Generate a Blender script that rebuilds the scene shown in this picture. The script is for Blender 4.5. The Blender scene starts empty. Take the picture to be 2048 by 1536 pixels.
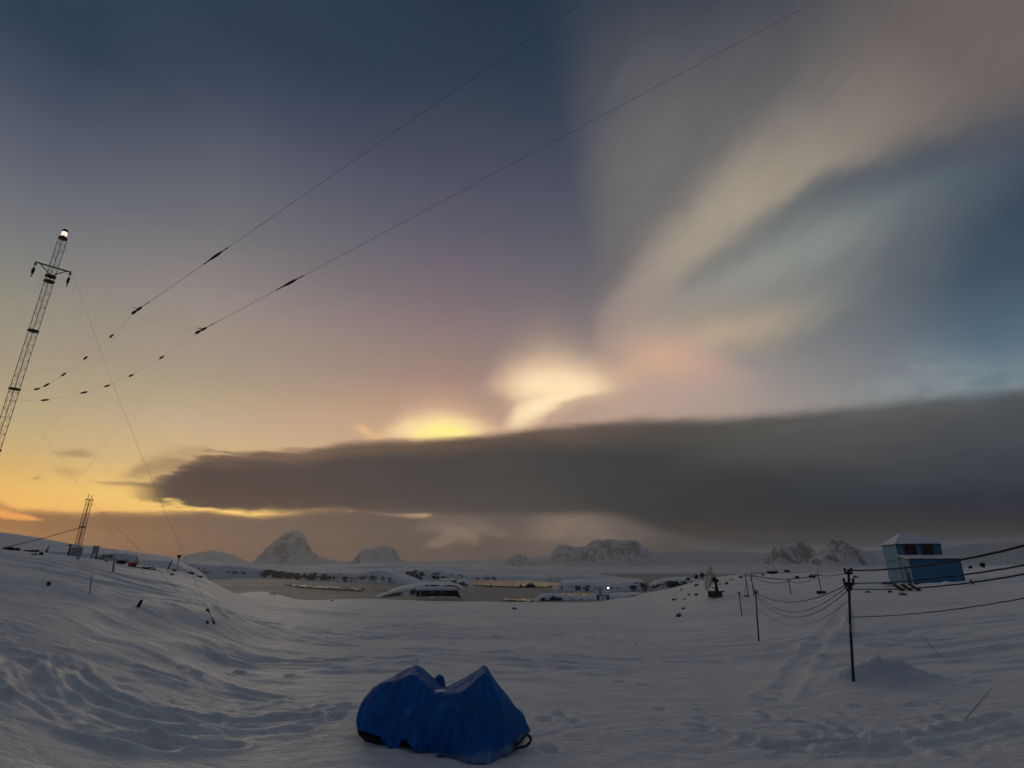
import bpy, math, random
import numpy as np

# ------------------------------------------------------------------ camera geometry
F = 1070.0
TH = math.radians(19.1)
CT, ST = math.cos(TH), math.sin(TH)
HAZE, HBOX, HTOP = 1.95e-4, 4900.0, 292.0      # low haze: density, half width and top of its box
HGLOW = [(-45, (.115, .101, .086)), (-18, (.125, .110, .098)), (4, (.096, .086, .082)), (45, (.050, .052, .059))]   # its own light, by azimuth
ZEN = (95, 100, 104)
CZ = 8.0                                    # eye height above the sea

def ray(px, py):
    u = (px - 1024) / F; v = (768 - py) / F
    return (u, CT - v * ST, ST + v * CT)

def azel(px, py):
    x, y, z = ray(px, py)
    return math.degrees(math.atan2(x, y)), math.degrees(math.atan2(z, math.hypot(x, y)))

def lin(c):
    return tuple(((x / 255) / 12.92 if x / 255 <= 0.04045 else ((x / 255 + 0.055) / 1.055) ** 2.4) for x in c) + (1.0,)

# ------------------------------------------------------------------ node helper
class S:
    """a socket with arithmetic"""
    nt = None
    def __init__(s, sock): s.s = sock
    @staticmethod
    def put(inp, v):
        if isinstance(v, S): S.nt.links.new(v.s, inp)
        else: inp.default_value = v
    @staticmethod
    def m(op, *a, clamp=False):
        n = S.nt.nodes.new('ShaderNodeMath'); n.operation = op; n.use_clamp = clamp
        for i, v in enumerate(a): S.put(n.inputs[i], v)
        return S(n.outputs[0])
    def __add__(s, o): return S.m('ADD', s, o)
    def __radd__(s, o): return S.m('ADD', o, s)
    def __sub__(s, o): return S.m('SUBTRACT', s, o)
    def __rsub__(s, o): return S.m('SUBTRACT', o, s)
    def __mul__(s, o): return S.m('MULTIPLY', s, o)
    def __rmul__(s, o): return S.m('MULTIPLY', o, s)
    def __truediv__(s, o): return S.m('DIVIDE', s, o)

def rng(x, a, b, c=0.0, d=1.0, smooth=False):
    n = S.nt.nodes.new('ShaderNodeMapRange'); n.clamp = True
    if smooth: n.interpolation_type = 'SMOOTHSTEP'
    S.put(n.inputs['Value'], x)
    for k, v in zip(('From Min', 'From Max', 'To Min', 'To Max'), (a, b, c, d)): S.put(n.inputs[k], v)
    return S(n.outputs[0])

def fcurve(x, pts):
    """pts: [(x,y)] with x,y in 0..1"""
    n = S.nt.nodes.new('ShaderNodeFloatCurve')
    c = n.mapping.curves[0]
    n.mapping.use_clip = False
    pts = sorted(pts)
    while len(c.points) < len(pts): c.points.new(0.5, 0.5)
    for p, (a, b) in zip(c.points, pts):
        p.location = (a, b); p.handle_type = 'AUTO'
    n.mapping.extend = 'HORIZONTAL'
    n.mapping.update()
    S.put(n.inputs['Value'], x)
    return S(n.outputs[0])

def cramp(x, stops, interp='LINEAR'):
    n = S.nt.nodes.new('ShaderNodeValToRGB'); r = n.color_ramp; r.interpolation = interp
    stops = sorted(stops, key=lambda t: t[0])
    while len(r.elements) < len(stops): r.elements.new(0.5)
    for e, (p, c) in zip(r.elements, stops): e.position = min(max(p, 0), 1); e.color = c if len(c) == 4 else lin(c)
    S.put(n.inputs[0], x)
    return S(n.outputs[0])

def cmix(f, a, b, mode='MIX'):
    n = S.nt.nodes.new('ShaderNodeMix'); n.data_type = 'RGBA'; n.blend_type = mode; n.clamp_factor = True
    S.put(n.inputs[0], f)
    for i, v in ((6, a), (7, b)):
        S.put(n.inputs[i], v if isinstance(v, S) else (v if len(v) == 4 else lin(v)))
    return S(n.outputs[2])

def vec(x, y, z=0.0):
    n = S.nt.nodes.new('ShaderNodeCombineXYZ')
    for i, v in enumerate((x, y, z)): S.put(n.inputs[i], v)
    return S(n.outputs[0])

def noise(v, scale, detail=4.0, rough=0.5, dist=0.0):
    n = S.nt.nodes.new('ShaderNodeTexNoise')
    S.put(n.inputs['Vector'], v)
    n.inputs['Scale'].default_value = scale; n.inputs['Detail'].default_value = detail
    n.inputs['Roughness'].default_value = rough; n.inputs['Distortion'].default_value = dist
    return S(n.outputs[0])

# ------------------------------------------------------------------ world (dusk sky)
class Frame:
    def __init__(s, az, el, deg=0.0, o=(0, 0)):
        a = math.radians(deg); s.c, s.sn, s.o = math.cos(a), math.sin(a), o
        if deg == 0 and o == (0, 0): s.u, s.w = az, el
        else:
            s.u = (az - o[0]) * s.c + (el - o[1]) * s.sn
            s.w = (el - o[1]) * s.c - (az - o[0]) * s.sn
    def pt(s, px, py):
        a, e = azel(px, py); a -= s.o[0]; e -= s.o[1]
        return a * s.c + e * s.sn, e * s.c - a * s.sn

def band(fr, pts, p=2.0, warp=None):
    """soft streak: pts = (px, py, up, down, amplitude); returns density and q (-1 lower edge, 1 upper edge)"""
    P = [fr.pt(a[0], a[1]) for a in pts]
    u0, u1 = min(q[0] for q in P), max(q[0] for q in P)
    w0, w1 = min(q[1] for q in P) - 2, max(q[1] for q in P) + 2
    un = rng(fr.u, u0, u1)
    mw = max(max(a[2], a[3]) for a in pts) * 1.1
    n = S.nt.nodes.new('ShaderNodeValToRGB'); r = n.color_ramp; r.interpolation = 'CARDINAL' if len(pts) > 2 else 'LINEAR'
    st = sorted(((q[0] - u0) / (u1 - u0), ((q[1] - w0) / (w1 - w0), a[2] / mw, a[3] / mw, a[4])) for q, a in zip(P, pts))
    while len(r.elements) < len(st): r.elements.new(0.5)
    for e, (t, col) in zip(r.elements, st): e.position = t; e.color = col
    S.put(n.inputs[0], un)
    sp = S.nt.nodes.new('ShaderNodeSeparateColor'); S.nt.links.new(n.outputs[0], sp.inputs[0])
    cen = S(sp.outputs[0]) * (w1 - w0) + w0
    up = S(sp.outputs[1]) * mw; dn = S(sp.outputs[2]) * mw; amp = S(n.outputs[1])
    d = fr.w - cen
    if warp is not None: d = d + warp
    side = S.m('GREATER_THAN', d, 0.0)
    wid = S.m('MAXIMUM', dn + side * (up - dn), 0.02)
    q = d / wid
    dens = amp * S.m('EXPONENT', S.m('POWER', S.m('ABSOLUTE', q), p) * -1.0)
    return S.m('MINIMUM', S.m('MAXIMUM', dens, 0.0), 1.0), q

def azramp(az, items):
    A = [(azel(px, py)[0], c) for px, py, c in items]
    a0, a1 = A[0][0], A[-1][0]
    return cramp(rng(az, a0, a1), [((a - a0) / (a1 - a0), c) for a, c in A])

def build_world():
    w = bpy.data.worlds.new("World"); bpy.context.scene.world = w
    w.use_nodes = True
    nt = w.node_tree; nt.nodes.clear(); S.nt = nt
    tc = nt.nodes.new('ShaderNodeTexCoord')
    sep = nt.nodes.new('ShaderNodeSeparateXYZ'); nt.links.new(tc.outputs['Generated'], sep.inputs[0])
    X, Y, Z = (S(sep.outputs[i]) for i in range(3))
    az = S.m('ARCTAN2', X, Y) * (180 / math.pi)
    el = S.m('ARCSINE', Z) * (180 / math.pi)
    # ---- clear sky: ramps over elevation in five azimuths
    cols = [
     (0,   [(0,(50,62,80)),(150,(70,78,95)),(300,(93,97,109)),(450,(116,117,119)),(600,(142,137,123)),(750,(163,149,123)),(850,(183,163,123)),(930,(206,170,106)),(1000,(234,178,94)),(1060,(225,160,85))]),
     (400, [(0,(49,59,79)),(150,(65,72,91)),(300,(90,94,105)),(450,(112,111,114)),(600,(145,134,128)),(750,(163,147,126)),(850,(190,168,136)),(930,(210,178,126)),(1000,(240,198,112)),(1060,(225,170,105))]),
     (900, [(0,(42,53,70)),(150,(50,61,78)),(300,(70,74,90)),(450,(92,89,103)),(600,(122,108,114)),(750,(158,130,120)),(850,(196,157,130)),(950,(200,160,125)),(1060,(150,120,100))]),
     (1480,[(0,(38,52,70)),(150,(50,62,80)),(300,(68,76,90)),(500,(90,95,100)),(650,(120,122,122)),(750,(148,140,134)),(830,(160,147,138)),(950,(140,130,124)),(1060,(100,95,92))]),
     (1960,[(0,(40,54,72)),(150,(50,64,82)),(330,(66,77,92)),(450,(52,67,87)),(550,(60,77,96)),(620,(72,92,110)),(700,(86,107,123)),(760,(102,120,130)),(820,(120,132,136)),(950,(95,105,112)),(1060,(75,82,90))]),
    ]
    E0, E1 = 0.0, 55.0
    en = rng(el, E0, E1)
    base = None
    for i, (cx, col) in enumerate(cols):
        st = [((azel(cx, y)[1] - E0) / (E1 - E0), c) for y, c in col]
        r = cramp(en, st, 'EASE' if False else 'LINEAR')
        if base is None: base, pa = r, azel(cx, 650)[0]
        else:
            a = azel(cx, 650)[0]
            base = cmix(rng(az, pa, a, smooth=False), base, r); pa = a
    # ---- noises for wisps
    vH = vec(az * 0.05, el * 0.22, 0.0)
    n_soft = noise(vH, 1.0, 3, 0.5) - 0.5
    n_fine = noise(vec(az * 0.25, el * 1.3, 3.1), 1.0, 6, 0.62) - 0.5
    n_puff = noise(vec(az * 0.45, el * 0.9, 7.7), 1.0, 6, 0.58) - 0.5
    D = Frame(az, el, 33.0, azel(1150, 800))
    nD = noise(vec(D.u * 0.05, D.w * 0.30, 1.7), 1.0, 4, 0.55, 0.4) - 0.5
    nD2 = noise(vec(D.u * 0.13, D.w * 0.9, 5.7), 1.0, 5, 0.6, 0.3) - 0.5
    nD3 = noise(vec(D.u * 0.13, D.w * 1.0, 9.2), 1.0, 6, 0.62, 1.4) - 0.5
    n_rip = noise(vec(az * 0.55, el * 5.5, 4.4), 1.0, 4, 0.6) - 0.5
    nD4 = noise(vec(D.u * 0.16, D.w * 0.30, 2.2), 1.0, 4, 0.5, 0.8) - 0.5
    fil = S.m('ADD', nD3 * 0.42 + nD2 * 0.25, 1.0)
    H = Frame(az, el)
    c = base
    # ---- high thin cloud fanning to the upper right
    veil, _ = band(D, [(1170,640,1.2,3,0),(1215,520,3.6,5,.6),(1260,430,8.6,7,.88),(1330,330,11.4,9,.92),(1450,220,10.6,11,.86),(1600,110,8.6,12,.72),(1800,0,9.5,14,.65),(2000,-120,14,16,.7)], 1.9, nD * 2.0 + nD2 * 0.8 + nD4 * 3.0)
    c = cmix(veil * fil * 0.92, c, cramp(rng(D.u, 4, 44), [(0,(118,106,108)),(.25,(113,109,107)),(.5,(111,108,106)),(.8,(100,98,98)),(1,(96,92,92))]))
    mid, _ = band(D, [(1190,740,1,1.5,0),(1300,680,3,3,.6),(1450,600,5,5,.85),(1600,530,7.5,6.5,.92),(1750,455,7,6,.85),(1880,385,5,4.5,.6),(2040,300,2,3,.1),(2100,270,2,3,0)], 2.2, nD * 3.0 + nD2 * 0.6 + nD4 * 2.0)
    c = cmix(mid * fil * 0.93, c, cramp(rng(D.u, 4, 44), [(0,(152,133,126)),(.3,(130,128,124)),(.6,(114,119,119)),(1,(80,92,102))]))
    teal, _ = band(D, [(1310,655,1,1,0),(1400,610,1.6,1.6,.5),(1500,552,2.2,2.2,.8),(1600,502,2.4,2.6,.85),(1700,455,2.2,2.4,.75),(1800,400,1.7,2.2,.45),(1950,330,1.5,1.8,.12),(2050,290,1.5,1.5,0)], 2.0, nD * 1.6 + nD2 * 0.6 + nD4 * 2.4)
    c = cmix(teal * fil * 0.88, c, cramp(rng(D.u, 6, 40), [(0,(158,148,140)),(.4,(150,150,142)),(.7,(136,141,136)),(1,(98,112,116))]))
    main, _ = band(D, [(1180,725,1,1,0),(1215,670,2.2,2.0,.6),(1285,590,3.0,2.4,.85),(1375,500,3.6,2.3,.9),(1470,425,4.2,2.3,.95),(1570,360,5.4,1.9,.97),(1680,300,6.4,2.2,.95),(1790,220,7.5,4.0,.93),(1900,150,9.5,6.0,.9),(2030,60,11,8.5,.85),(2150,-20,12,10,.8)], 2.5, nD * 1.0 + nD2 * 0.5 + nD4 * 2.2)
    c = cmix(main * (fil * 0.6 + 0.38), c, cramp(rng(D.u, 3, 46), [(0,(168,140,130)),(.2,(158,143,134)),(.4,(165,154,138)),(.55,(162,151,135)),(.75,(144,135,124)),(1,(110,101,96))]))
    fill, _ = band(D, [(1185,725,1,1,0),(1225,690,2.2,1.8,.7),(1300,640,2.6,2.4,.9),(1390,600,2.2,2.4,.8),(1480,575,1.6,2.2,.5),(1580,540,1.2,1.6,.15),(1650,510,1,1,0)], 2.2, nD2 * 0.8 + nD4 * 2.0)
    c = cmix(fill * (fil * 0.7 + 0.2), c, cramp(rng(D.u, 3, 24), [(0,(164,138,130)),(.4,(154,142,134)),(1,(140,138,132))]))
    dark, _ = band(Frame(az, el, -80.0, azel(1390,160)), [(1385,130,.5,.5,0),(1388,175,.35,.5,.5),(1395,240,.35,.5,.6),(1398,290,.3,.4,.5),(1390,335,.3,.3,0)], 2.0)
    c = cmix(dark * 0.22, c, (84,84,94))
    low, _ = band(D, [(1195,730,.8,.8,0),(1270,700,2.0,1.6,.7),(1370,690,2.8,2.0,.85),(1470,668,2.6,2.0,.85),(1570,630,2.4,2.2,.65),(1670,590,2.4,2.4,.3),(1780,530,2,2,0)], 2.0, nD * 1.6 + nD2 * 0.8 + nD4 * 2.0)
    c = cmix(low * (fil * 0.8 + 0.15), c, cramp(rng(D.u, 3, 28), [(0,(172,142,130)),(.3,(190,160,138)),(.6,(184,163,138)),(1,(140,142,136))]))
    peach, _ = band(H, [(1130,800,2.0,2.5,0),(1200,780,3.6,3.5,.8),(1300,770,4.2,4.0,.9),(1400,770,4.0,4.0,.8),(1480,780,3.4,3.4,.5),(1600,790,2.5,2.5,0)], 2.2, n_soft * 1.5 + n_fine * 1.2)
    c = cmix(peach * .85, c, azramp(az, [(1150,760,(196,166,144)),(1300,760,(190,161,144)),(1420,760,(180,155,143)),(1580,760,(146,143,140))]))
    pink, _ = band(H, [(1150,775,1.0,.9,0),(1235,750,1.3,1.0,.6),(1310,724,1.7,1.6,.8),(1380,722,1.7,2.2,.75),(1450,738,1.5,2.0,.45),(1550,765,1.2,1.4,0)], 2.0, n_fine * 1.8 + n_soft)
    c = cmix(pink * .8, c, cramp(rng(az, azel(1200,730)[0], azel(1500,730)[0]), [(0,(206,168,142)),(.45,(214,170,142)),(1,(190,156,142))]))
    # ---- thin tufts low on the right
    tuf, _ = band(H, [(1640,800,.4,.5,0),(1750,785,1.3,1.6,.5),(1830,750,2.0,2.6,.75),(1920,745,2.0,2.6,.7),(2010,760,2.0,2.2,.7),(2100,750,2,2,.7)], 2.4, n_puff * 4.0)
    c = cmix(tuf * rng(n_fine * 0.8 + n_puff, -0.22, 0.35) * 1.1, c, (140,150,152))
    # ---- bright iridescent blobs above the bank
    b2, _ = band(H, [(945,780,.6,.3,0),(980,772,1.8,1.0,.35),(1010,772,3.0,2.0,.65),(1050,774,3.8,3.2,.92),(1100,776,4.4,3.0,1),(1150,776,3.8,1.9,1),(1190,776,3.2,1.3,.85),(1230,774,2.2,1.1,.5),(1275,768,1.4,.8,.2),(1330,760,1,.8,0)], 1.9, n_fine * 1.2 + n_rip * 0.9)
    t2, _ = band(H, [(980,880,.5,.4,0),(1003,862,1.4,.9,.4),(1030,840,2.6,1.7,.85),(1060,822,2.8,2.2,.98),(1090,806,2.4,2.0,1),(1120,794,2.2,1.4,1),(1160,780,2.0,1.1,.95),(1200,770,1.4,1.0,.7),(1250,762,.8,.8,0)], 2.2, n_fine * 0.9 + n_rip * 0.9)
    bb = S.m('MAXIMUM', b2, t2)
    c = cmix(rng(bb, 0.0, 1.0), c, cramp(bb, [(0,(190,156,136)),(.35,(212,180,150)),(.7,(238,206,168)),(1,(254,227,183))]))
    b1, _ = band(H, [(722,872,.2,.2,0),(762,868,.8,1,.45),(805,860,1.8,2,.85),(860,856,2.3,2,1),(910,857,2.2,2,1),(958,860,1.6,2,.8),(1000,864,.9,1,.35),(1045,866,.4,.3,0)], 2.0, n_fine * 0.9 + n_rip * 0.9)
    c = cmix(rng(b1, 0.0, 0.95), c, cramp(b1, [(0,(206,166,136)),(.4,(224,186,146)),(.8,(243,210,158)),(1,(251,222,162))]))
    h1, _ = band(H, [(805,870,.3,.5,0),(845,864,.6,.9,.7),(890,861,.8,1,1),(930,865,.6,1,.75),(968,870,.3,.5,0)], 1.8, n_fine * 0.4 + n_rip * 0.5)
    c = cmix(h1, c, (255,237,142))
    wing, _ = band(H, [(700,850,.15,.15,0),(720,858,.5,.4,.9),(750,870,.4,.5,.8),(785,878,.3,.3,0)], 2.4, n_fine * 0.4)
    c = cmix(wing * .8, c, (228,182,132))
    # ---- small smoky scraps at far left
    sc1, _ = band(H, [(90,905,.1,.1,0),(130,907,.3,.25,.8),(170,909,.3,.25,.8),(200,916,.15,.15,0)], 2.0, n_fine * 0.9)
    sc2, _ = band(H, [(95,940,.2,.2,0),(120,943,.4,.4,.6),(150,947,.4,.4,.5),(180,950,.2,.2,0)], 2.0, n_fine * 1.0)
    sc3, _ = band(H, [(60,957,.1,.1,0),(72,956,.15,.12,.7),(88,955,.1,.1,0)], 2.0, n_fine * 0.3)
    sc4, _ = band(H, [(170,962,.1,.1,0),(220,966,.2,.2,.7),(260,968,.3,.25,.9),(320,972,.3,.3,.9)], 2.0, n_fine * 0.8)
    sc5, _ = band(H, [(225,948,.15,.15,0),(270,942,.6,.6,.7),(320,930,1.0,1.0,.85),(390,922,.9,1.2,.8),(450,922,.6,1.2,.75),(540,916,.4,1.2,.6),(640,908,.3,1.2,.4),(720,900,.2,1,0)], 1.8, n_fine * 2.4 + n_puff * 1.2)
    scr = S.m('MAXIMUM', S.m('MAXIMUM', sc1 * .6, sc2 * .5), S.m('MAXIMUM', S.m('MAXIMUM', sc3 * .7, sc4 * .75), sc5 * .85))
    c = cmix(scr, c, (142,114,88))
    # ---- low deck along the horizon
    deck, dq = band(H, [(-120,1090,4.2,30,1),(0,1090,2.8,30,1),(60,1090,2.65,30,1),(130,1090,2.5,30,1),(190,1090,2.65,30,1),(300,1090,2.75,30,1),(400,1090,2.95,30,1),(480,1090,2.75,30,1),(540,1090,2.7,30,1),(600,1090,3.2,30,1),(700,1090,3.8,30,1),(900,1090,5,30,1),(1200,1090,6,30,1),(2200,1090,6,30,1)], 18.0, n_fine * 0.42 + n_puff * 0.3)
    dcol = azramp(az, [(0,1060,(158,116,76)),(200,1060,(136,105,78)),(400,1060,(112,93,79)),(560,1060,(100,88,80)),(800,1060,(92,85,81)),(1000,1060,(97,88,83)),(1150,1060,(108,97,90)),(1240,1060,(96,89,85)),(1330,1060,(82,79,78)),(1700,1060,(77,80,82)),(2048,1060,(73,78,83))])
    lowgrey = azramp(az, [(0,1060,(150,112,82)),(300,1060,(118,97,82)),(600,1060,(98,90,84)),(1024,1060,(95,88,85)),(1500,1060,(84,85,85)),(2048,1060,(84,88,93))])
    dcol = cmix(rng(el, 2.6, 0.8, smooth=True), dcol, lowgrey)
    dcol = cmix(rng(n_soft + n_puff * 0.8, -0.35, 0.45), cmix(1.0, dcol, (234,232,232,), 'MULTIPLY'), dcol)
    pf, _ = band(H, [(800,1045,.6,.6,0),(880,1052,1.0,.9,.7),(960,1060,1.1,.8,.7),(1020,1072,.8,.5,.3),(1050,1060,1.2,1.2,.1),(1090,1050,1.6,1.5,.7),(1180,1052,1.8,1.6,.75),(1250,1056,1.4,1.5,.35),(1310,1062,.9,1.0,.08),(1360,1064,.6,.7,0)], 3.0, n_puff * 2.4 + n_fine * 1.0)
    dcol = cmix(pf * rng(n_puff + n_fine * 0.6, -0.3, 0.25, 0.1, 0.9), dcol, (132,116,104))
    pf2, _ = band(H, [(835,1093,.1,.3,0),(860,1088,.35,.4,.8),(885,1080,.6,.6,1),(915,1070,.7,.8,1),(940,1075,.6,.6,1),(965,1086,.3,.3,0)], 3.0, n_puff * 1.0 + n_fine * 0.5)
    dcol = cmix(pf2 * .45, dcol, (140,121,108))
    c = cmix(deck, c, dcol)
    slit, _ = band(H, [(330,1014,.05,.05,0),(370,1017,.14,.14,.9),(430,1020,.22,.22,1),(480,1024,.36,.3,1),(520,1025,.4,.3,1),(560,1020,.3,.2,.8),(600,1016,.12,.1,.25),(680,1018,.1,.1,.15),(700,1022,.12,.14,.6),(715,1022,.1,.1,.2),(800,1030,.12,.2,.3),(850,1030,.22,.25,.6),(870,1030,.1,.1,0)], 2.4, n_fine * 0.35)
    c = cmix(slit, c, azramp(az, [(330,1020,(246,196,110)),(520,1020,(250,205,120)),(650,1020,(180,140,110)),(860,1020,(200,164,122))]))
    sl2, _ = band(H, [(-80,1008,.4,.4,1),(0,1027,.45,.3,1),(30,1033,.3,.25,1),(60,1037,.22,.2,.95),(92,1041,.08,.08,0)], 2.6, n_fine * 0.35)
    c = cmix(sl2, c, (232,160,88))
    # ---- the long dark bank
    bank, bq = band(H, [(225,984,.4,.4,0),(265,981,.9,.7,.3),(310,977,1.4,1.2,.62),(350,970,1.9,1.7,.85),(400,964,2.6,2.6,1),(520,963,2.9,2.9,1),(640,957,3.3,3.3,1),(760,951,3.7,3.7,1),(850,950,3.75,3.75,1),(930,949,4.05,4.05,1),(1040,944,4.5,4.5,1),(1180,936,4.8,4.8,1),(1240,937,5.0,5.2,1),(1310,944,5.5,5.7,1),(1380,952,5.9,6.1,1),(1450,956,6.1,6.2,1),(1600,951,6.2,6.2,1),(1800,940,6.0,6.0,1),(1930,930,5.8,5.8,1),(2048,924,5.7,5.7,1),(2250,900,5.6,5.6,1)], 8.0, n_soft * 0.6 + n_puff * 0.35 + n_fine * (rng(az, -36.0, -18.0, 3.2, 0.55)) + n_puff * rng(az, -36.0, -22.0, 1.2, 0.12))
    core = azramp(az, [(280,950,(92,76,68)),(420,950,(76,67,64)),(640,950,(73,67,65)),(1024,950,(71,68,66)),(1300,950,(63,63,63)),(1500,950,(58,60,62)),(1750,950,(50,55,63)),(2048,950,(48,53,63))])
    rim = azramp(az, [(280,950,(150,118,88)),(420,950,(124,100,82)),(640,950,(118,95,78)),(900,950,(112,88,72)),(1150,950,(104,88,76)),(1400,950,(88,83,77)),(1750,950,(92,91,88)),(2048,950,(86,88,90))])
    bcol = cmix(rng(bq + n_soft * 0.35, rng(az, 5.0, 32.0, 0.35, -0.55), 1.0, smooth=True), core, rim)
    bcol = cmix(rng(bq + n_soft * 0.5, -0.35, -1.0, 0, 0.7), bcol, azramp(az, [(280,950,(96,80,70)),(700,950,(84,76,72)),(1024,950,(80,75,72)),(1350,950,(57,56,57)),(1700,950,(38,45,53)),(2048,950,(36,43,55))]))
    bcol = cmix(rng(n_soft + n_fine * 0.5, -0.3, 0.4), cmix(1.0, bcol, (218,222,230), 'MULTIPLY'), bcol)
    c = cmix(rng(bank, 0.08, 0.85, smooth=True), c, bcol)
    # ---- the rest of the dome, out of the picture: pale overhead and dark behind, set for the light on the snow
    back = cramp(rng(el, 0, 70), [(0,(50,60,76)),(.3,(54,63,78)),(1,(92,97,102))])
    c = cmix(rng(az * S.m('SIGN', az), 62, 95, smooth=True), c, back)
    c = cmix(rng(el, 57, 72, smooth=True), c, ZEN)
    # the low air inside the haze box dims the sky behind it and adds its own light: allow for both
    if HAZE > 0:
        sn = S.m('MAXIMUM', Z, 1e-3); hz = S.m('MAXIMUM', S.m('ABSOLUTE', X), S.m('ABSOLUTE', Y))
        path = S.m('MINIMUM', S.m('DIVIDE', HTOP - CZ, sn), S.m('DIVIDE', HBOX, S.m('MAXIMUM', hz, 0.7)))
        T = S.m('EXPONENT', path * -HAZE)
        sub = nt.nodes.new('ShaderNodeVectorMath'); sub.operation = 'SCALE'; nt.links.new(cramp(rng(az, HGLOW[0][0], HGLOW[-1][0]), [((a - HGLOW[0][0]) / (HGLOW[-1][0] - HGLOW[0][0]), k + (1.0,)) for a, k in HGLOW]).s, sub.inputs[0])
        S.put(sub.inputs['Scale'], S.m('SUBTRACT', 1.0, T))
        d1 = nt.nodes.new('ShaderNodeVectorMath'); d1.operation = 'SUBTRACT'; nt.links.new(c.s, d1.inputs[0]); nt.links.new(sub.outputs[0], d1.inputs[1])
        d2 = nt.nodes.new('ShaderNodeVectorMath'); d2.operation = 'SCALE'; nt.links.new(d1.outputs[0], d2.inputs[0]); S.put(d2.inputs['Scale'], S.m('DIVIDE', 1.0, T))
        d3 = nt.nodes.new('ShaderNodeVectorMath'); d3.operation = 'MAXIMUM'; nt.links.new(d2.outputs[0], d3.inputs[0]); d3.inputs[1].default_value = (.004, .004, .004)
        c = S(d3.outputs[0])
    # a trace of the physical twilight sky, sun on the horizon at the left
    sky = nt.nodes.new('ShaderNodeTexSky'); sky.sky_type = 'NISHITA'; sky.sun_disc = False
    sky.sun_elevation = math.radians(1.0); sky.sun_rotation = math.radians(-24.0)
    sm = nt.nodes.new('ShaderNodeMix'); sm.data_type = 'RGBA'; sm.blend_type = 'ADD'; sm.inputs[0].default_value = 0.004
    nt.links.new(c.s, sm.inputs[6]); nt.links.new(sky.outputs[0], sm.inputs[7])
    bg = nt.nodes.new('ShaderNodeBackground'); bg.inputs['Strength'].default_value = 1.0
    nt.links.new(sm.outputs[2], bg.inputs['Color'])
    w.cycles.sampling_method = 'NONE'
    out = nt.nodes.new('ShaderNodeOutputWorld'); nt.links.new(bg.outputs[0], out.inputs['Surface'])

def build_camera():
    sc = bpy.context.scene
    cam = bpy.data.cameras.new('camera'); o = bpy.data.objects.new('camera', cam)
    sc.collection.objects.link(o); sc.camera = o
    o.location = (0, 0, CZ); o.rotation_euler = (math.pi / 2 + TH, 0, 0)
    cam.sensor_width = 36; cam.lens = 36 * F / 2048; cam.clip_end = 40000; cam.clip_start = 0.1
    sc.view_settings.view_transform = 'Standard'; sc.view_settings.look = 'None'
    sc.view_settings.exposure = 0; sc.view_settings.gamma = 1

# ------------------------------------------------------------------ scene helpers
rnd = random.Random(7)
COL = bpy.context.scene.collection

def tag(o, label=None, cat=None, group=None, kind=None):
    if label: o['label'] = label
    if cat: o['category'] = cat
    if group: o['group'] = group
    if kind: o['kind'] = kind
    return o

def thing(name, label, cat, loc, group=None):
    o = bpy.data.objects.new(name, None); COL.objects.link(o); o.location = loc
    o.empty_display_size = 0.2
    return tag(o, label, cat, group)

class MB:
    """collects vertices and faces in world space, links them as one mesh"""
    def __init__(s): s.v = []; s.f = []; s.mi = []
    def add(s, vs, fs, mi=0):
        k = len(s.v); s.v += [tuple(p) for p in vs]; s.f += [tuple(i + k for i in f) for f in fs]; s.mi += [mi] * len(fs)
    def box(s, c, size, ax=(1, 0, 0), mi=0, up=(0, 0, 1), bevel=0.0):
        a = np.array(ax, float); a /= np.linalg.norm(a)
        u = np.array(up, float); u -= a * a.dot(u); u /= np.linalg.norm(u)
        b = np.cross(u, a); c = np.array(c, float); h = np.array(size) / 2
        P = [c + a * h[0] * i + b * h[1] * j + u * h[2] * k for k in (-1, 1) for j in (-1, 1) for i in (-1, 1)]
        s.add(P, [(0, 2, 3, 1), (4, 5, 7, 6), (0, 1, 5, 4), (2, 6, 7, 3), (0, 4, 6, 2), (1, 3, 7, 5)], mi)
    def tube(s, pts, r, n=6, mi=0, cap=True):
        pts = [np.array(p, float) for p in pts]
        rs = r if isinstance(r, (list, tuple)) else [r] * len(pts)
        rings = []
        for i, p in enumerate(pts):
            t = pts[min(i + 1, len(pts) - 1)] - pts[max(i - 1, 0)]; t /= max(np.linalg.norm(t), 1e-9)
            ref = np.array((0, 0, 1.0)) if abs(t[2]) < 0.9 else np.array((0, 1.0, 0))
            a = np.cross(t, ref); a /= np.linalg.norm(a); b = np.cross(t, a)
            rings.append([p + rs[i] * (a * math.cos(2 * math.pi * k / n) + b * math.sin(2 * math.pi * k / n)) for k in range(n)])
        vs = [q for rg in rings for q in rg]
        fs = [(i * n + k, i * n + (k + 1) % n, (i + 1) * n + (k + 1) % n, (i + 1) * n + k) for i in range(len(pts) - 1) for k in range(n)]
        if cap: fs += [tuple(range(n))[::-1], tuple(range((len(pts) - 1) * n, len(pts) * n))]
        s.add(vs, fs, mi)
    def build(s, name, mats, parent=None, smooth=False):
        me = bpy.data.meshes.new(name)
        mats = mats if isinstance(mats, (list, tuple)) else [mats]
        off = np.array(parent_loc(parent))
        me.from_pydata([tuple(np.array(p) - off) for p in s.v], [], s.f)
        for m in mats: me.materials.append(m)
        if len(mats) > 1: me.polygons.foreach_set('material_index', s.mi)
        if smooth: me.polygons.foreach_set('use_smooth', [True] * len(s.f))
        me.update()
        o = bpy.data.objects.new(name, me); COL.objects.link(o)
        if parent is not None: o.parent = parent
        return o

def parent_loc(p):
    l = np.zeros(3)
    while p is not None: l += np.array(p.location); p = p.parent
    return l

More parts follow.
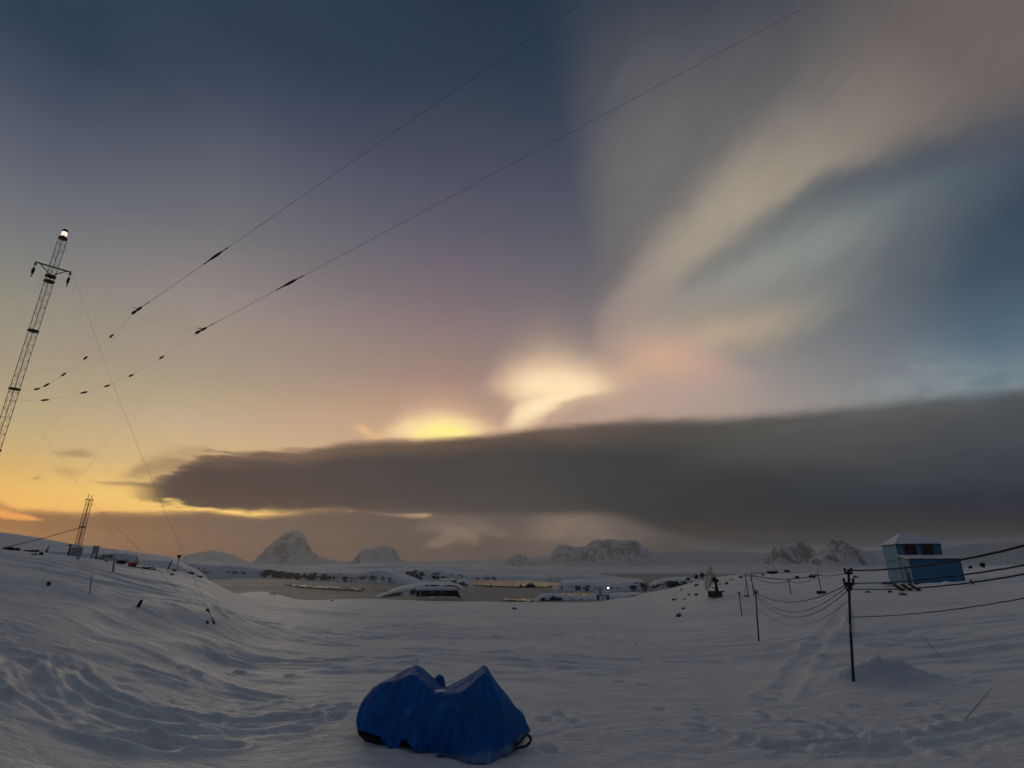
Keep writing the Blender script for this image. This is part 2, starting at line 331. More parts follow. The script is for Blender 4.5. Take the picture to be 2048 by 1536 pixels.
def top_mesh(mb, name, mats, label, cat, loc, group=None, smooth=False):
    """a thing that is one mesh, with its origin at its base"""
    o = mb.build(name, mats, None, smooth)
    o.data.transform(__import__('mathutils').Matrix.Translation([-c for c in loc])); o.location = loc
    return tag(o, label, cat, group)

# ------------------------------------------------------------------ procedural materials
def new_mat(name):
    m = bpy.data.materials.new(name); m.use_nodes = True
    nt = m.node_tree; S.nt = nt
    return m, nt, nt.nodes['Principled BSDF']

def position():
    g = S.nt.nodes.new('ShaderNodeNewGeometry')
    return S(g.outputs['Position']), g

def scaled(v, sx, sy, sz):
    n = S.nt.nodes.new('ShaderNodeMapping'); S.put(n.inputs['Vector'], v); n.inputs['Scale'].default_value = (sx, sy, sz)
    return S(n.outputs[0])

def bump(bsdf, h, strength, dist, prev=None):
    n = S.nt.nodes.new('ShaderNodeBump'); n.inputs['Strength'].default_value = strength; n.inputs['Distance'].default_value = dist
    S.put(n.inputs['Height'], h)
    if prev is not None: S.nt.links.new(prev.outputs[0], n.inputs['Normal'])
    S.nt.links.new(n.outputs[0], bsdf.inputs['Normal'])
    return n

def plain(name, col, rough=0.6, metal=0.0, spec=0.5, var=0.25, scale=6.0, bumps=0.15):
    """one real-world colour with uneven wear and a little relief"""
    m, nt, b = new_mat(name)
    tc = nt.nodes.new('ShaderNodeTexCoord'); v = S(tc.outputs['Object'])
    n = noise(v, scale, 5, 0.6)
    lo = tuple(c * (1 - var) for c in col) + (1,); hi = tuple(min(c * (1 + var), 1) for c in col) + (1,)
    nt.links.new(cmix(rng(n, 0.3, 0.7), lo, hi).s, b.inputs['Base Color'])
    S.put(b.inputs['Roughness'], rng(n, 0.2, 0.8, rough - 0.08, min(rough + 0.1, 1)))
    b.inputs['Metallic'].default_value = metal; b.inputs['Specular IOR Level'].default_value = spec
    if bumps: bump(b, noise(v, scale * 5, 4, 0.6), bumps, 0.02)
    return m

def mat_snow():
    m, nt, b = new_mat('snow')
    p, g = position()
    sx = scaled(p, 1.1, 2.6, 2.0)
    n1 = noise(sx, 0.9, 6, 0.62, 0.6)
    n2 = noise(scaled(p, 3.0, 6.0, 5.0), 1.6, 5, 0.65, 0.4)
    n3 = noise(scaled(p, 0.10, 0.22, 0.2), 1.0, 4, 0.55)
    alb = cmix(rng(n3 + (n1 - 0.5) * 0.9, 0.28, 0.72, smooth=True), (0.71, 0.73, 0.77, 1), (0.85, 0.86, 0.865, 1))
    crust = rng(noise(scaled(p, 0.5, 1.5, 1.0), 1.0, 5, 0.6, 1.0), 0.56, 0.66, smooth=True)
    alb = cmix(crust * 0.55, alb, (0.86, 0.86, 0.85, 1))
    nt.links.new(alb.s, b.inputs['Base Color'])
    S.put(b.inputs['Roughness'], rng(n1, 0.3, 0.7, 0.46, 0.66))
    b.inputs['Specular IOR Level'].default_value = 0.45
    k = bump(b, n1, 0.8, 0.20)
    bump(b, n2, 0.8, 0.07, k)
    return m

def mat_far_snow(name='far_snow', bmp=2.0, rockiness=0.0, rock=(0.055, 0.05, 0.05, 1), s=0.02, alb=(0.74, 0.76, 0.79, 1)):
    """snow with bare rock where the ground is steep"""
    m, nt, b = new_mat(name)
    p, g = position()
    sp = nt.nodes.new('ShaderNodeSeparateXYZ'); nt.links.new(g.outputs['Normal'], sp.inputs[0])
    nz = S(sp.outputs[2])
    n = noise(p, s, 6, 0.62, 0.8)
    n2 = noise(scaled(p, 1, 1, 2.2), s * 4, 5, 0.6)
    col = alb
    if rockiness > 0:
        f = rng(nz + (n - 0.5) * 1.3 + (n2 - 0.5) * 0.7, rockiness + 0.08, rockiness - 0.08, smooth=True)
        col = cmix(f, alb, cmix(n2, rock, tuple(c * 1.9 for c in rock[:3]) + (1,)))
    else:
        col = cmix(n, tuple(c * .9 for c in alb[:3]) + (1,), alb)
    nt.links.new(col.s, b.inputs['Base Color'])
    b.inputs['Roughness'].default_value = 0.75; b.inputs['Specular IOR Level'].default_value = 0.2
    bump(b, n, 0.6, bmp)
    return m

def mat_rock():
    m, nt, b = new_mat('rock')
    p, g = position()
    sp = nt.nodes.new('ShaderNodeSeparateXYZ'); nt.links.new(g.outputs['Normal'], sp.inputs[0])
    n = noise(p, 2.2, 6, 0.65); n2 = noise(p, 9.0, 4, 0.6)
    col = cmix(n, (0.012, 0.012, 0.014, 1), (0.045, 0.042, 0.042, 1))
    f = rng(S(sp.outputs[2]) + (n - 0.5) * 0.9 + (n2 - 0.5) * 0.3, 0.62, 0.82, smooth=True)
    nt.links.new(cmix(f, col, (0.72, 0.74, 0.78, 1)).s, b.inputs['Base Color'])
    b.inputs['Roughness'].default_value = 0.85; b.inputs['Specular IOR Level'].default_value = 0.25
    bump(b, n2, 0.7, 0.08)
    return m

def mat_ice():
    m, nt, b = new_mat('sea_ice')
    p, g = position()
    n = noise(scaled(p, 0.02, 0.09, 1), 1.0, 6, 0.6, 0.5); n2 = noise(scaled(p, 0.25, 1.0, 1), 1.0, 5, 0.6)
    nt.links.new(cmix(rng(n + (n2 - .5) * .3, 0.36, 0.64), (0.25, 0.245, 0.23, 1), (0.37, 0.365, 0.35, 1)).s, b.inputs['Base Color'])
    S.put(b.inputs['Roughness'], rng(n, 0.35, 0.6, 0.55, 0.8))
    b.inputs['Specular IOR Level'].default_value = 0.2
    bump(b, n2, 0.4, 0.05)
    return m

def mat_water():
    m, nt, b = new_mat('water')
    p, g = position()
    n = noise(scaled(p, 0.25, 0.9, 1), 1.0, 4, 0.6); n2 = noise(scaled(p, 1.2, 3.0, 1), 1.0, 3, 0.6)
    b.inputs['Base Color'].default_value = (0.02, 0.03, 0.035, 1)
    b.inputs['Roughness'].default_value = 0.12; b.inputs['IOR'].default_value = 1.33
    return m

def mat_tarp():
    m, nt, b = new_mat('blue_cover_cloth')
    p, g = position()
    tc = nt.nodes.new('ShaderNodeTexCoord'); v = S(tc.outputs['Object'])
    sp = nt.nodes.new('ShaderNodeSeparateXYZ'); nt.links.new(v.s, sp.inputs[0])
    n = noise(scaled(v, 1.2, 1.2, 0.5), 2.5, 5, 0.6, 0.6); n2 = noise(v, 22, 3, 0.6)
    col = cmix(rng(n, 0.3, 0.7), (0.0016, 0.115, 0.42, 1), (0.003, 0.160, 0.58, 1))
    rid = S.m('ABSOLUTE', noise(scaled(v, 2.2, 2.2, 0.9), 1.6, 4, 0.55, 1.2) - 0.5); rid2 = S.m('ABSOLUTE', noise(scaled(v, 5.0, 5.0, 2.6), 1.3, 3, 0.5, 0.8) - 0.5)
    spn = nt.nodes.new('ShaderNodeSeparateXYZ'); nt.links.new(g.outputs['Normal'], spn.inputs[0])
    dust = rng(S(spn.outputs[2]) + (n2 - .5) * 0.3 + (n - .5) * 0.9, 0.62, 1.2) 
    col = cmix(rng(noise(v, 1.1, 4, 0.6), 0.42, 0.62) * 0.35, col, (0.006, 0.10, 0.27, 1))
    col = cmix(dust * 0.30, col, (0.34, 0.42, 0.50, 1))
    frost = rng(S(sp.outputs[2]) - n * 0.30 + rng(S(sp.outputs[0]), -.2, .7, .12, -.03) - (n2 - .5) * 0.08, 0.0, -0.10, smooth=True)
    nt.links.new(cmix(frost * 0.38, col, (0.42, 0.50, 0.56, 1)).s, b.inputs['Base Color'])
    b.inputs['Roughness'].default_value = 0.6; b.inputs['Specular IOR Level'].default_value = 0.10
    k = bump(b, rng(rid, 0, .11), 0.7, 0.06)
    k = bump(b, noise(scaled(v, 1.2, 1.2, .6), 1.6, 2, 0.45), 0.4, 0.05, k)
    bump(b, noise(scaled(v, 160, 160, 160), 1.0, 2, 0.5), 0.12, 0.004, k)
    return m

def mat_emit(name, col, strength):
    m, nt, b = new_mat(name)
    b.inputs['Base Color'].default_value = col; b.inputs['Emission Color'].default_value = col; b.inputs['Emission Strength'].default_value = strength
    return m

def mat_wall(name, col):
    """painted sheet cladding with vertical ribs and weathering"""
    m, nt, b = new_mat(name)
    p, g = position()
    tc = nt.nodes.new('ShaderNodeTexCoord'); v = S(tc.outputs['Object'])
    n = noise(scaled(v, 1, 1, 0.35), 1.3, 6, 0.65)
    lo = tuple(c * .78 for c in col) + (1,); hi = tuple(c * 1.12 for c in col) + (1,)
    nt.links.new(cmix(rng(n, .3, .7), lo, hi).s, b.inputs['Base Color'])
    b.inputs['Roughness'].default_value = 0.55
    bump(b, noise(scaled(v, 9, 9, 0.2), 1.0, 2, 0.5), 0.25, 0.03)
    return m

# ------------------------------------------------------------------ ground shape
def perm_noise(seed):
    r = np.random.RandomState(seed)
    P = r.permutation(256); P = np.concatenate([P, P, P])
    ang = r.rand(256) * 2 * np.pi
    gx, gy = np.cos(ang), np.sin(ang)
    def f(x, y):
        xi = np.floor(x).astype(int); yi = np.floor(y).astype(int)
        xf = x - xi; yf = y - yi
        u = xf * xf * xf * (xf * (xf * 6 - 15) + 10); v = yf * yf * yf * (yf * (yf * 6 - 15) + 10)
        def g(a, b):
            h = P[P[(xi + a) & 255] + ((yi + b) & 255)]
            return gx[h] * (xf - a) + gy[h] * (yf - b)
        n00, n10, n01, n11 = g(0, 0), g(1, 0), g(0, 1), g(1, 1)
        return (n00 * (1 - u) + n10 * u) * (1 - v) + (n01 * (1 - u) + n11 * u) * v
    return f
PN = [perm_noise(i) for i in range(12)]

def fbm(x, y, oct=4, gain=0.5, k=0):
    a = 1.0; t = np.zeros_like(x)
    for i in range(oct):
        t = t + a * PN[(i + k) % 12](x, y); x = x * 2.03 + 5.1; y = y * 2.03 + 3.3; a *= gain
    return t

RK = [0.5, 5, 10, 15, 20, 30, 45, 60, 80, 110, 150, 200, 260, 330, 430]
TAB = {
 -75: [2.8, 2.6, 2.1, 1.6, 1.0, 0.1, -1.0, -1.6, -0.5, 3, 8, 10, 11, 11, 11],
 -50: [2.8, 2.7, 2.2, 1.7, 1.0, 0.1, -1.2, -1.7, -0.5, 3, 8, 10, 11, 11, 11],
 -42: [2.8, 2.75, 2.4, 1.9, 1.3, 0.3, -1.05, -1.55, -0.4, 3, 8, 10, 11, 11, 11],
 -38: [2.8, 2.8, 2.5, 2.1, 1.5, 0.6, -0.6, -1.0, 0.1, 3.5, 8, 10, 11, 11, 11],
 -34: [2.8, 2.8, 2.65, 2.35, 1.85, 1.05, 0.0, -0.45, 0.8, 4.2, 8.4, 10, 11, 11, 11],
 -29: [2.8, 2.8, 2.75, 2.6, 2.3, 1.75, 0.95, 0.55, 1.5, 4.2, 7.6, 9.6, 11, 11, 11],
 -24: [2.8, 2.8, 2.9, 2.9, 2.85, 2.8, 2.85, 3.1, 3.75, 4.6, 5.7, 7.0, 8.6, 10, 11],
 -20: [2.8, 2.8, 2.9, 2.9, 3.0, 3.1, 3.35, 3.7, 4.5, 5.6, 7.2, 9.0, 10, 11, 11],
 -15: [2.8, 2.8, 2.87, 2.9, 3.1, 3.4, 3.75, 4.15, 4.9, 5.9, 7.2, 9.0, 10, 11, 11],
 -7:  [2.8, 2.8, 2.85, 2.9, 3.2, 3.6, 4.1, 4.6, 5.5, 6.6, 7.9, 10, 11, 11, 11],
 0:   [2.8, 2.8, 2.85, 2.95, 3.3, 3.7, 4.25, 4.8, 5.7, 6.8, 8.0, 10, 11, 11, 11],
 8:   [2.8, 2.8, 2.85, 3.0, 3.35, 3.8, 4.35, 4.8, 5.6, 6.7, 7.9, 10, 11, 11, 11],
 15:  [2.8, 2.8, 2.88, 3.05, 3.4, 3.9, 4.4, 4.65, 4.9, 5.2, 5.6, 6.4, 8.4, 10, 11],
 20:  [2.8, 2.8, 2.9, 3.1, 3.45, 3.85, 4.05, 3.8, 3.25, 2.75, 2.4, 2.3, 4, 8, 11],
 25:  [2.8, 2.8, 2.9, 3.05, 3.3, 3.55, 3.6, 3.35, 2.8, 2.1, 1.5, 1.3, 3, 8, 11],
 30:  [2.8, 2.8, 2.85, 2.95, 3.02, 3.25, 3.25, 2.95, 2.4, 1.75, 1.2, 0.9, 2, 6, 11],
 35:  [2.8, 2.8, 2.82, 2.9, 2.98, 3.1, 3.0, 2.75, 2.4, 1.9, 1.0, 0.5, 1, 5, 11],
 42:  [2.8, 2.78, 2.75, 2.75, 2.75, 2.7, 2.4, 2.0, 1.45, 0.7, -0.5, -0.9, 0, 5, 11],
 52:  [2.8, 2.75, 2.7, 2.6, 2.5, 2.3, 1.9, 1.4, 0.8, 0.0, -1.2, -1.5, 0, 5, 11],
 75:  [2.8, 2.75, 2.7, 2.6, 2.5, 2.3, 1.9, 1.4, 0.8, 0.0, -1.2, -1.5, 0, 5, 11],
 110: [2.8, 2.8, 2.8, 2.8, 2.8, 2.7, 2.6, 2.4, 2.2, 2.0, 1.5, 1.5, 3, 8, 11],
}
def hermite(xk, yk, x):
    """C1 interpolation of rows yk (n, m) at x"""
    xk = np.array(xk, float); yk = np.array(yk, float)
    d = np.diff(xk); sl = np.diff(yk, axis=0) / d[:, None]
    mm = np.zeros_like(yk); mm[1:-1] = (sl[:-1] * d[1:, None] + sl[1:] * d[:-1, None]) / (d[1:] + d[:-1])[:, None]
    mm[0], mm[-1] = sl[0], sl[-1]
    i = np.clip(np.searchsorted(xk, x) - 1, 0, len(xk) - 2)
    t = np.clip((x - xk[i]) / d[i], 0, 1)[:, None]; h = d[i][:, None]
    return ((2 * t**3 - 3 * t**2 + 1) * yk[i] + (t**3 - 2 * t**2 + t) * h * mm[i] + (-2 * t**3 + 3 * t**2) * yk[i + 1] + (t**3 - t**2) * h * mm[i + 1])
AK = sorted(TAB)
LRK = np.log(RK)
_dense = np.linspace(LRK[0], LRK[-1], 240)
_tabR = hermite(LRK, np.array([TAB[a] for a in AK]).T, _dense).T        # (az, dense r)
_azD = np.arange(-75, 110.01, 0.5)
_GRID = hermite(AK, _tabR, _azD)                                        # (azD, dense)

def base_ground(x, y):
    r = np.maximum(np.hypot(x, y), 0.5); a = np.degrees(np.arctan2(x, y))
    a = np.where(a < -75, -75 - (a + 75) * 0.0, a); a2 = np.clip(a, -75, 110)
    back = np.clip((np.abs(np.degrees(np.arctan2(x, y))) - 110) / 70, 0, 1)
    fr = (np.log(r) - _dense[0]) / (_dense[1] - _dense[0]); fr = np.clip(fr, 0, len(_dense) - 1.001)
    fa = np.clip((a2 + 75) / 0.5, 0, len(_azD) - 1.001)
    i = fa.astype(int); j = fr.astype(int); u = fa - i; v = fr - j
    D = (_GRID[i, j] * (1 - u) * (1 - v) + _GRID[i + 1, j] * u * (1 - v) + _GRID[i, j + 1] * (1 - u) * v + _GRID[i + 1, j + 1] * u * v)
    gen = np.interp(r, RK, TAB[110])
    w = np.where(a < 0, np.clip((-a - 75) / 60, 0, 1), back)
    D = D * (1 - w) + gen * w
    return CZ - D

def base_hit(px, py, rmin=3.0, rmax=420.0):
    d = np.array(ray(px, py)); k = math.hypot(d[0], d[1])
    r = np.exp(np.linspace(math.log(rmin), math.log(rmax), 4000))
    x = d[0] / k * r; y = d[1] / k * r; z = CZ + d[2] / k * r
    below = z < base_ground(x, y)
    i = int(np.argmax(below)) if below.any() else len(r) - 1
    return float(x[i]), float(y[i])

# ruts, ridges, prints and drifts, laid out on the snow round the camera
def gline(pp): return [base_hit(*p) for p in pp]
RUTS = [
 ([(20,1300),(36,1340),(70,1392),(120,1436),(190,1470),(300,1490),(460,1496)], .2, .07, .05),
 ([(110,1318),(128,1352),(170,1388),(240,1420),(340,1440),(470,1446),(620,1440)], .2, .06, .04),
 ([(420,1300),(540,1318),(680,1322),(820,1314),(980,1316),(1120,1330),(1280,1345)], .25, .05, .035),
 ([(430,1312),(550,1331),(690,1335),(830,1326)], .25, .05, .035),
  # points, half width, depth, berm
 ([(66,1310),(74,1336),(100,1372),(140,1402),(200,1432),(290,1456),(420,1470)], .16, .08, .05),
 ([(50,1322),(62,1350),(90,1388),(130,1420),(190,1450),(280,1475)], .16, .07, .04),
 ([(150,1325),(165,1350),(200,1376),(250,1400),(310,1418),(420,1440)], .15, .07, .04),
 ([(280,1332),(340,1352),(400,1372),(480,1393),(560,1405)], .15, .06, .03),
 ([(370,1335),(430,1360),(470,1378),(560,1396)], .14, .05, .03),
 ([(0,1395),(60,1420),(130,1448),(220,1480),(330,1500)], .2, .08, .05),
 ([(230,1460),(330,1468),(450,1470),(600,1465)], .2, .05, .03),
 ([(520,1420),(640,1428),(720,1418)], .2, .04, .03),
 ([(400,1220),(470,1235),(560,1255),(640,1270)], .5, .08, .06),
 ([(420,1240),(500,1252),(600,1280),(700,1296)], .4, .07, .05),
 ([(800,1232),(900,1228),(1000,1236),(1080,1232)], .8, .12, .08),
 ([(760,1256),(860,1250),(960,1256),(1060,1250)], .6, .10, .06),
 ([(700,1285),(820,1276),(940,1280),(1080,1272),(1180,1278)], .5, .09, .05),
 ([(760,1304),(860,1300),(980,1306),(1060,1300)], .4, .06, .04),
 ([(1130,1270),(1200,1282),(1270,1292),(1330,1310)], .4, .08, .05),
 ([(1140,1292),(1210,1300),(1300,1318)], .35, .07, .05),
 ([(1130,1312),(1220,1318),(1320,1322),(1440,1322)], .4, .06, .05),
 ([(1246,1276),(1275,1292),(1312,1314)], .12, .05, .05),
 ([(1690,1200),(1660,1262),(1610,1312),(1575,1366),(1545,1405)], .35, .08, .05),
 ([(1500,1486),(1580,1492),(1660,1494),(1750,1490),(1830,1480),(1920,1462),(2020,1432)], .16, .075, .045),
 ([(1540,1502),(1640,1512),(1760,1508),(1860,1500),(1960,1480),(2048,1458)], .14, .05, .035),
 ([(1660,1330),(1760,1318),(1880,1312),(2048,1290)], .5, .07, .04),
 ([(1800,1378),(1900,1364),(2000,1345)], .2, .05, .03),
 ([(1500,1315),(1600,1308),(1700,1286),(1800,1272)], .8, .12, .08),
]
RIDGES = [  # points, width, height
 ([(0,1160),(60,1163),(110,1174),(180,1192),(250,1209),(340,1226),(440,1240)], 1.6, .30),
 ([(0,1245),(80,1240),(160,1226),(260,1226),(340,1238),(420,1252),(500,1266)], 1.0, .16),
 ([(260,1300),(340,1290),(440,1286)], .8, .12),
 ([(0,1345),(50,1343),(90,1346)], .6, .10),
 ([(1500,1300),(1600,1292),(1700,1270),(1850,1255),(2048,1230)], 1.6, .18),
 ([(800,1222),(900,1216),(1000,1222),(1100,1216),(1200,1222)], 1.6, .15),
 ([(1420,1400),(1560,1394),(1650,1378)], .9, .12),
]
PRINTS = [(1716,1412),(1690,1430),(1662,1446),(1650,1462),(1682,1456),(1700,1470),(1720,1480),(1740,1486),(1620,1474),(1606,1450),
 (1862,1447),(1832,1462),(1812,1476),(1802,1490),(1890,1438),(1842,1410),(1898,1418),(1535,1434),(1548,1440),(1528,1425),(1500,1478),
 (1560,1372),(1570,1366),(1588,1338),(1556,1392),(1545,1402),(1640,1290),(1652,1276),(1795,1498),(1830,1510),(1920,1520),(1950,1500),(1700,1510),(1600,1500),
 (390,1345),(480,1340),(580,1352),(1395,1420),(1403,1440),(1410,1460),(1385,1455),
 (640,1415),(660,1428),(690,1412),(672,1440),(630,1440),(1090,1440),(1120,1430),(1150,1445),(1100,1500),(1240,1360),(1260,1372),(1285,1366),(1320,1420)]
MOUNDS = []   # x, y, rx, ry, rot, h

def seg_dist(x, y, pl):
    best = np.full(x.shape, 1e9)
    for (ax, ay), (bx, by) in zip(pl[:-1], pl[1:]):
        dx, dy = bx - ax, by - ay; L = dx * dx + dy * dy + 1e-9
        t = np.clip(((x - ax) * dx + (y - ay) * dy) / L, 0, 1)
        best = np.minimum(best, np.hypot(x - ax - t * dx, y - ay - t * dy))
    return best

def smooth_pl(pl, n=6):
    P = np.array(pl); out = []
    for i in range(len(P) - 1):
        a, b, c, d = P[max(i - 1, 0)], P[i], P[i + 1], P[min(i + 2, len(P) - 1)]
        for k in range(n):
            t = k / n
            out.append(tuple(0.5 * (2 * b + (c - a) * t + (2 * a - 5 * b + 4 * c - d) * t * t + (3 * b - a - 3 * c + d) * t**3)))
    out.append(tuple(P[-1])); return out

_feat = None
def ground(x, y):
    """full snow surface"""
    global _feat
    x = np.atleast_1d(np.array(x, float)); y = np.atleast_1d(np.array(y, float))
    if _feat is None:
        _feat = ([(smooth_pl(gline(p)), w, d, b) for p, w, d, b in RUTS], [(smooth_pl(gline(p)), w, h) for p, w, h in RIDGES], gline(PRINTS))
        bx, by = base_hit(1704, 1362)
        MOUNDS.extend([(bx + .45, by - .35, 1.05, .6, 0.2, .46), (bx + 1.3, by - .55, 1.2, .42, 0.1, .30), (bx - .4, by - .6, .8, .5, 0, .1)])
        for q in ((1846, 1174), (1884, 1173), (1920, 1172), (1812, 1173)):
            hx, hy = base_hit(*q); MOUNDS.append((hx, hy, 2.4, 1.3, 0, .5))
        hx, hy = base_hit(1842, 1412); MOUNDS.append((hx, hy, .35, .2, 0, .08))
        hx, hy = base_hit(1898, 1420); MOUNDS.append((hx, hy, .3, .2, 0, .08))
    z = base_ground(x, y)
    r = np.hypot(x, y)
    near = np.clip(1 - (r - 120) / 160, 0, 1)
    wx = x + 1.5 * PN[9](x * .15, y * .15); wy = y + 1.2 * PN[10](x * .15 + 7, y * .15)
    z = z + near * (0.34 * PN[0](wx / 21, wy / 13) * np.clip(r / 40, 0.1, 1) + 0.06 * PN[1](wx / 6.5, wy / 3.2) * np.clip(r / 14, .3, 1.6) + 0.034 * fbm(wx / 2.2, wy / 0.8, 3, .55, 2))
    mask = np.clip(0.5 + 1.6 * PN[5](x / 7, y / 5), 0, 1)
    z = z + np.clip(1 - r / 60, 0, 1) * mask * (0.045 * fbm(wx / .62, wy / .30, 4, .62, 5))
    step = PN[6](wx / 3.4 + 3, wy / 1.1)                      # wind-cut steps
    z = z + near * 0.028 * np.tanh(step * 9) * np.clip(r / 12, .4, 2.0) * np.clip(0.5 + 2 * PN[7](x / 12, y / 9), 0, 1)
    R, G, Pp = _feat
    for pl, w, d, b in R:
        P = np.array(pl); pad = w * 6 + 1
        k = (x > P[:, 0].min() - pad) & (x < P[:, 0].max() + pad) & (y > P[:, 1].min() - pad) & (y < P[:, 1].max() + pad)
        if not k.any(): continue
        q = seg_dist(x[k], y[k], pl) * (1 + 0.3 * PN[3](x[k] * 2, y[k] * 2)) / w
        br = np.clip(0.8 + 0.8 * PN[8](x[k] * .6, y[k] * .6), 0.25, 1.2)
        z[k] += br * (-0.9 * d * np.exp(-q**4) + 1.25 * b * np.exp(-((q - 1.6) / .55)**2))
    for pl, w, h in G:
        P = np.array(pl); pad = w * 4 + 1
        k = (x > P[:, 0].min() - pad) & (x < P[:, 0].max() + pad) & (y > P[:, 1].min() - pad) & (y < P[:, 1].max() + pad)
        if not k.any(): continue
        q = seg_dist(x[k], y[k], pl) / w
        z[k] += h * np.exp(-q * q)
    for hx, hy in Pp:
        k = (np.abs(x - hx) < 1) & (np.abs(y - hy) < 1)
        if not k.any(): continue
        q = np.hypot((x[k] - hx) / .15, (y[k] - hy) / .2)
        z[k] += -.075 * np.exp(-q**4) + .022 * np.exp(-((q - 1.6) / .5)**2)
    for mx, my, rx, ry, ro, h in MOUNDS:
        c, s = math.cos(ro), math.sin(ro)
        k = (np.abs(x - mx) < 5) & (np.abs(y - my) < 5)
        if not k.any(): continue
        u = ((x[k] - mx) * c + (y[k] - my) * s) / rx; v = ((y[k] - my) * c - (x[k] - mx) * s) / ry
        z[k] += h * np.exp(-(u * u + v * v)) * (1 + .5 * fbm(x[k] * 1.6, y[k] * 1.6, 3, .5, 1))
    return z

def gz(x, y): return float(ground(x, y)[0])

def hit(px, py, rmin=3.0, rmax=420.0):
    d = np.array(ray(px, py)); k = math.hypot(d[0], d[1])
    r = np.exp(np.linspace(math.log(rmin), math.log(rmax), 3000))
    x = d[0] / k * r; y = d[1] / k * r; z = CZ + d[2] / k * r
    below = z < ground(x, y)
    i = int(np.argmax(below)) if below.any() else len(r) - 1
    return np.array((x[i], y[i], float(ground(x[i], y[i])[0])))

def proj(p):
    X, Y, Zz = p[0], p[1], p[2] - CZ
    d = Y * CT + Zz * ST
    return 1024 + F * X / d, 768 - F * (-Y * ST + Zz * CT) / d

def at(px, py, Zd):
    r = ray(px, py); return np.array((r[0] * Zd, r[1] * Zd, CZ + r[2] * Zd))

def z_for(y, py):
    """height on the vertical line at forward distance y that shows at picture row py"""
    v = (768 - py) / F
    return CZ + y * (v * CT + ST) / (CT - v * ST)

def on_sea(px, py, rmax=9e3):
    d = ray(px, py); k = math.hypot(d[0], d[1])
    r = min(CZ / max(-d[2] / k, 1e-6), rmax)
    return d[0] / k * r, d[1] / k * r

def grid_mesh(name, V, mats, close_u=False, smooth=True, mi=None, parent=None):
    """V: (rows, cols, 3) array"""
    n, m, _ = V.shape
    me = bpy.data.meshes.new(name)
    idx = np.arange(n * m).reshape(n, m)
    if close_u: idx = np.concatenate([idx, idx[:, :1]], 1)
    q = np.stack([idx[:-1, :-1], idx[:-1, 1:], idx[1:, 1:], idx[1:, :-1]], -1).reshape(-1, 4)
    me.vertices.add(n * m); me.vertices.foreach_set('co', V.astype(np.float32).ravel())
    me.loops.add(q.size); me.loops.foreach_set('vertex_index', q.astype(np.int32).ravel())
    me.polygons.add(len(q)); me.polygons.foreach_set('loop_start', np.arange(0, q.size, 4, dtype=np.int32))
    me.polygons.foreach_set('loop_total', np.full(len(q), 4, dtype=np.int32))
    for mt in mats if isinstance(mats, (list, tuple)) else [mats]: me.materials.append(mt)
    me.polygons.foreach_set('use_smooth', [smooth] * len(q))
    me.update(calc_edges=True); me.validate()
    o = bpy.data.objects.new(name, me); COL.objects.link(o)
    if parent is not None: o.parent = parent
    return o

# ------------------------------------------------------------------ setting
def build_ground(M):
    az = np.concatenate([np.arange(-180, -60, 4.0), np.arange(-60, 60, 0.11), np.arange(60, 180, 4.0)])
    r = np.concatenate([[0.3, 1.5, 3, 5], np.exp(np.arange(math.log(6.5), math.log(60), 0.0052)), np.exp(np.arange(math.log(60), math.log(430), 0.012))])
    A, R = np.meshgrid(np.radians(az), r)
    x = R * np.sin(A); y = R * np.cos(A)
    z = np.empty_like(x)
    for i in range(0, x.shape[0], 40): z[i:i+40] = ground(x[i:i+40].ravel(), y[i:i+40].ravel()).reshape(x[i:i+40].shape)
    o = grid_mesh('snow_ground', np.stack([x, y, z], -1)[:, ::-1], M['snow'], close_u=True)
    tag(o, kind='structure')

def disc(name, R, z, m, n=96):
    mb = MB()
    rings = [0] + list(np.exp(np.linspace(math.log(60), math.log(R), 26)))
    V = np.array([[(r * math.sin(a), r * math.cos(a), z) for a in np.linspace(2 * math.pi, 0, n, endpoint=False)] for r in rings])
    return tag(grid_mesh(name, V, m, close_u=True), kind='structure')

def blob_sheet(name, pts, z, m, sl=.30):
    """flat irregular patch on the sea from picture points of its shore"""
    P = [on_sea(*p) for p in pts]
    P = smooth_pl(P + [P[0]], 5)[:-1]
    Q = np.array(P); x0, y0 = Q.min(0); x1, y1 = Q.max(0); st = max(.45, math.sqrt((x1 - x0) * (y1 - y0) / 60000))
    gx, gy = np.meshgrid(np.arange(x0, x1, st), np.arange(y0, y1, st))
    ins = np.zeros(gx.shape, bool)
    for (ax, ay), (bx, by) in zip(P, P[1:] + P[:1]):
        ins ^= ((ay > gy) != (by > gy)) & (gx < (bx - ax) * (gy - ay) / (by - ay + 1e-12) + ax)
    hz = st * sl * fbm(gx / (st * 4.2), gy / (st * 4.2), 2, .5, 2) + st * sl
    idx = np.arange(gx.size).reshape(gx.shape); ok = ins[:-1, :-1] & ins[1:, :-1] & ins[:-1, 1:] & ins[1:, 1:]
    mb = MB(); mb.add(np.stack([gx.ravel(), gy.ravel(), z + hz.ravel()], -1), list(zip(idx[:-1, :-1][ok], idx[:-1, 1:][ok], idx[1:, 1:][ok], idx[1:, :-1][ok])))
    return tag(mb.build(name, m, None, True), kind='structure')
    mb = MB(); c = np.mean(P, 0)
    n = len(P); mb.add([(c[0], c[1], z)] + [(p[0], p[1], z) for p in P], [(0, 1 + i, 1 + (i + 1) % n) for i in range(n)])
    o = mb.build(name, m)
    # face up
    if o.data.polygons[0].normal.z < 0: o.data.flip_normals()
    return tag(o, kind='structure')

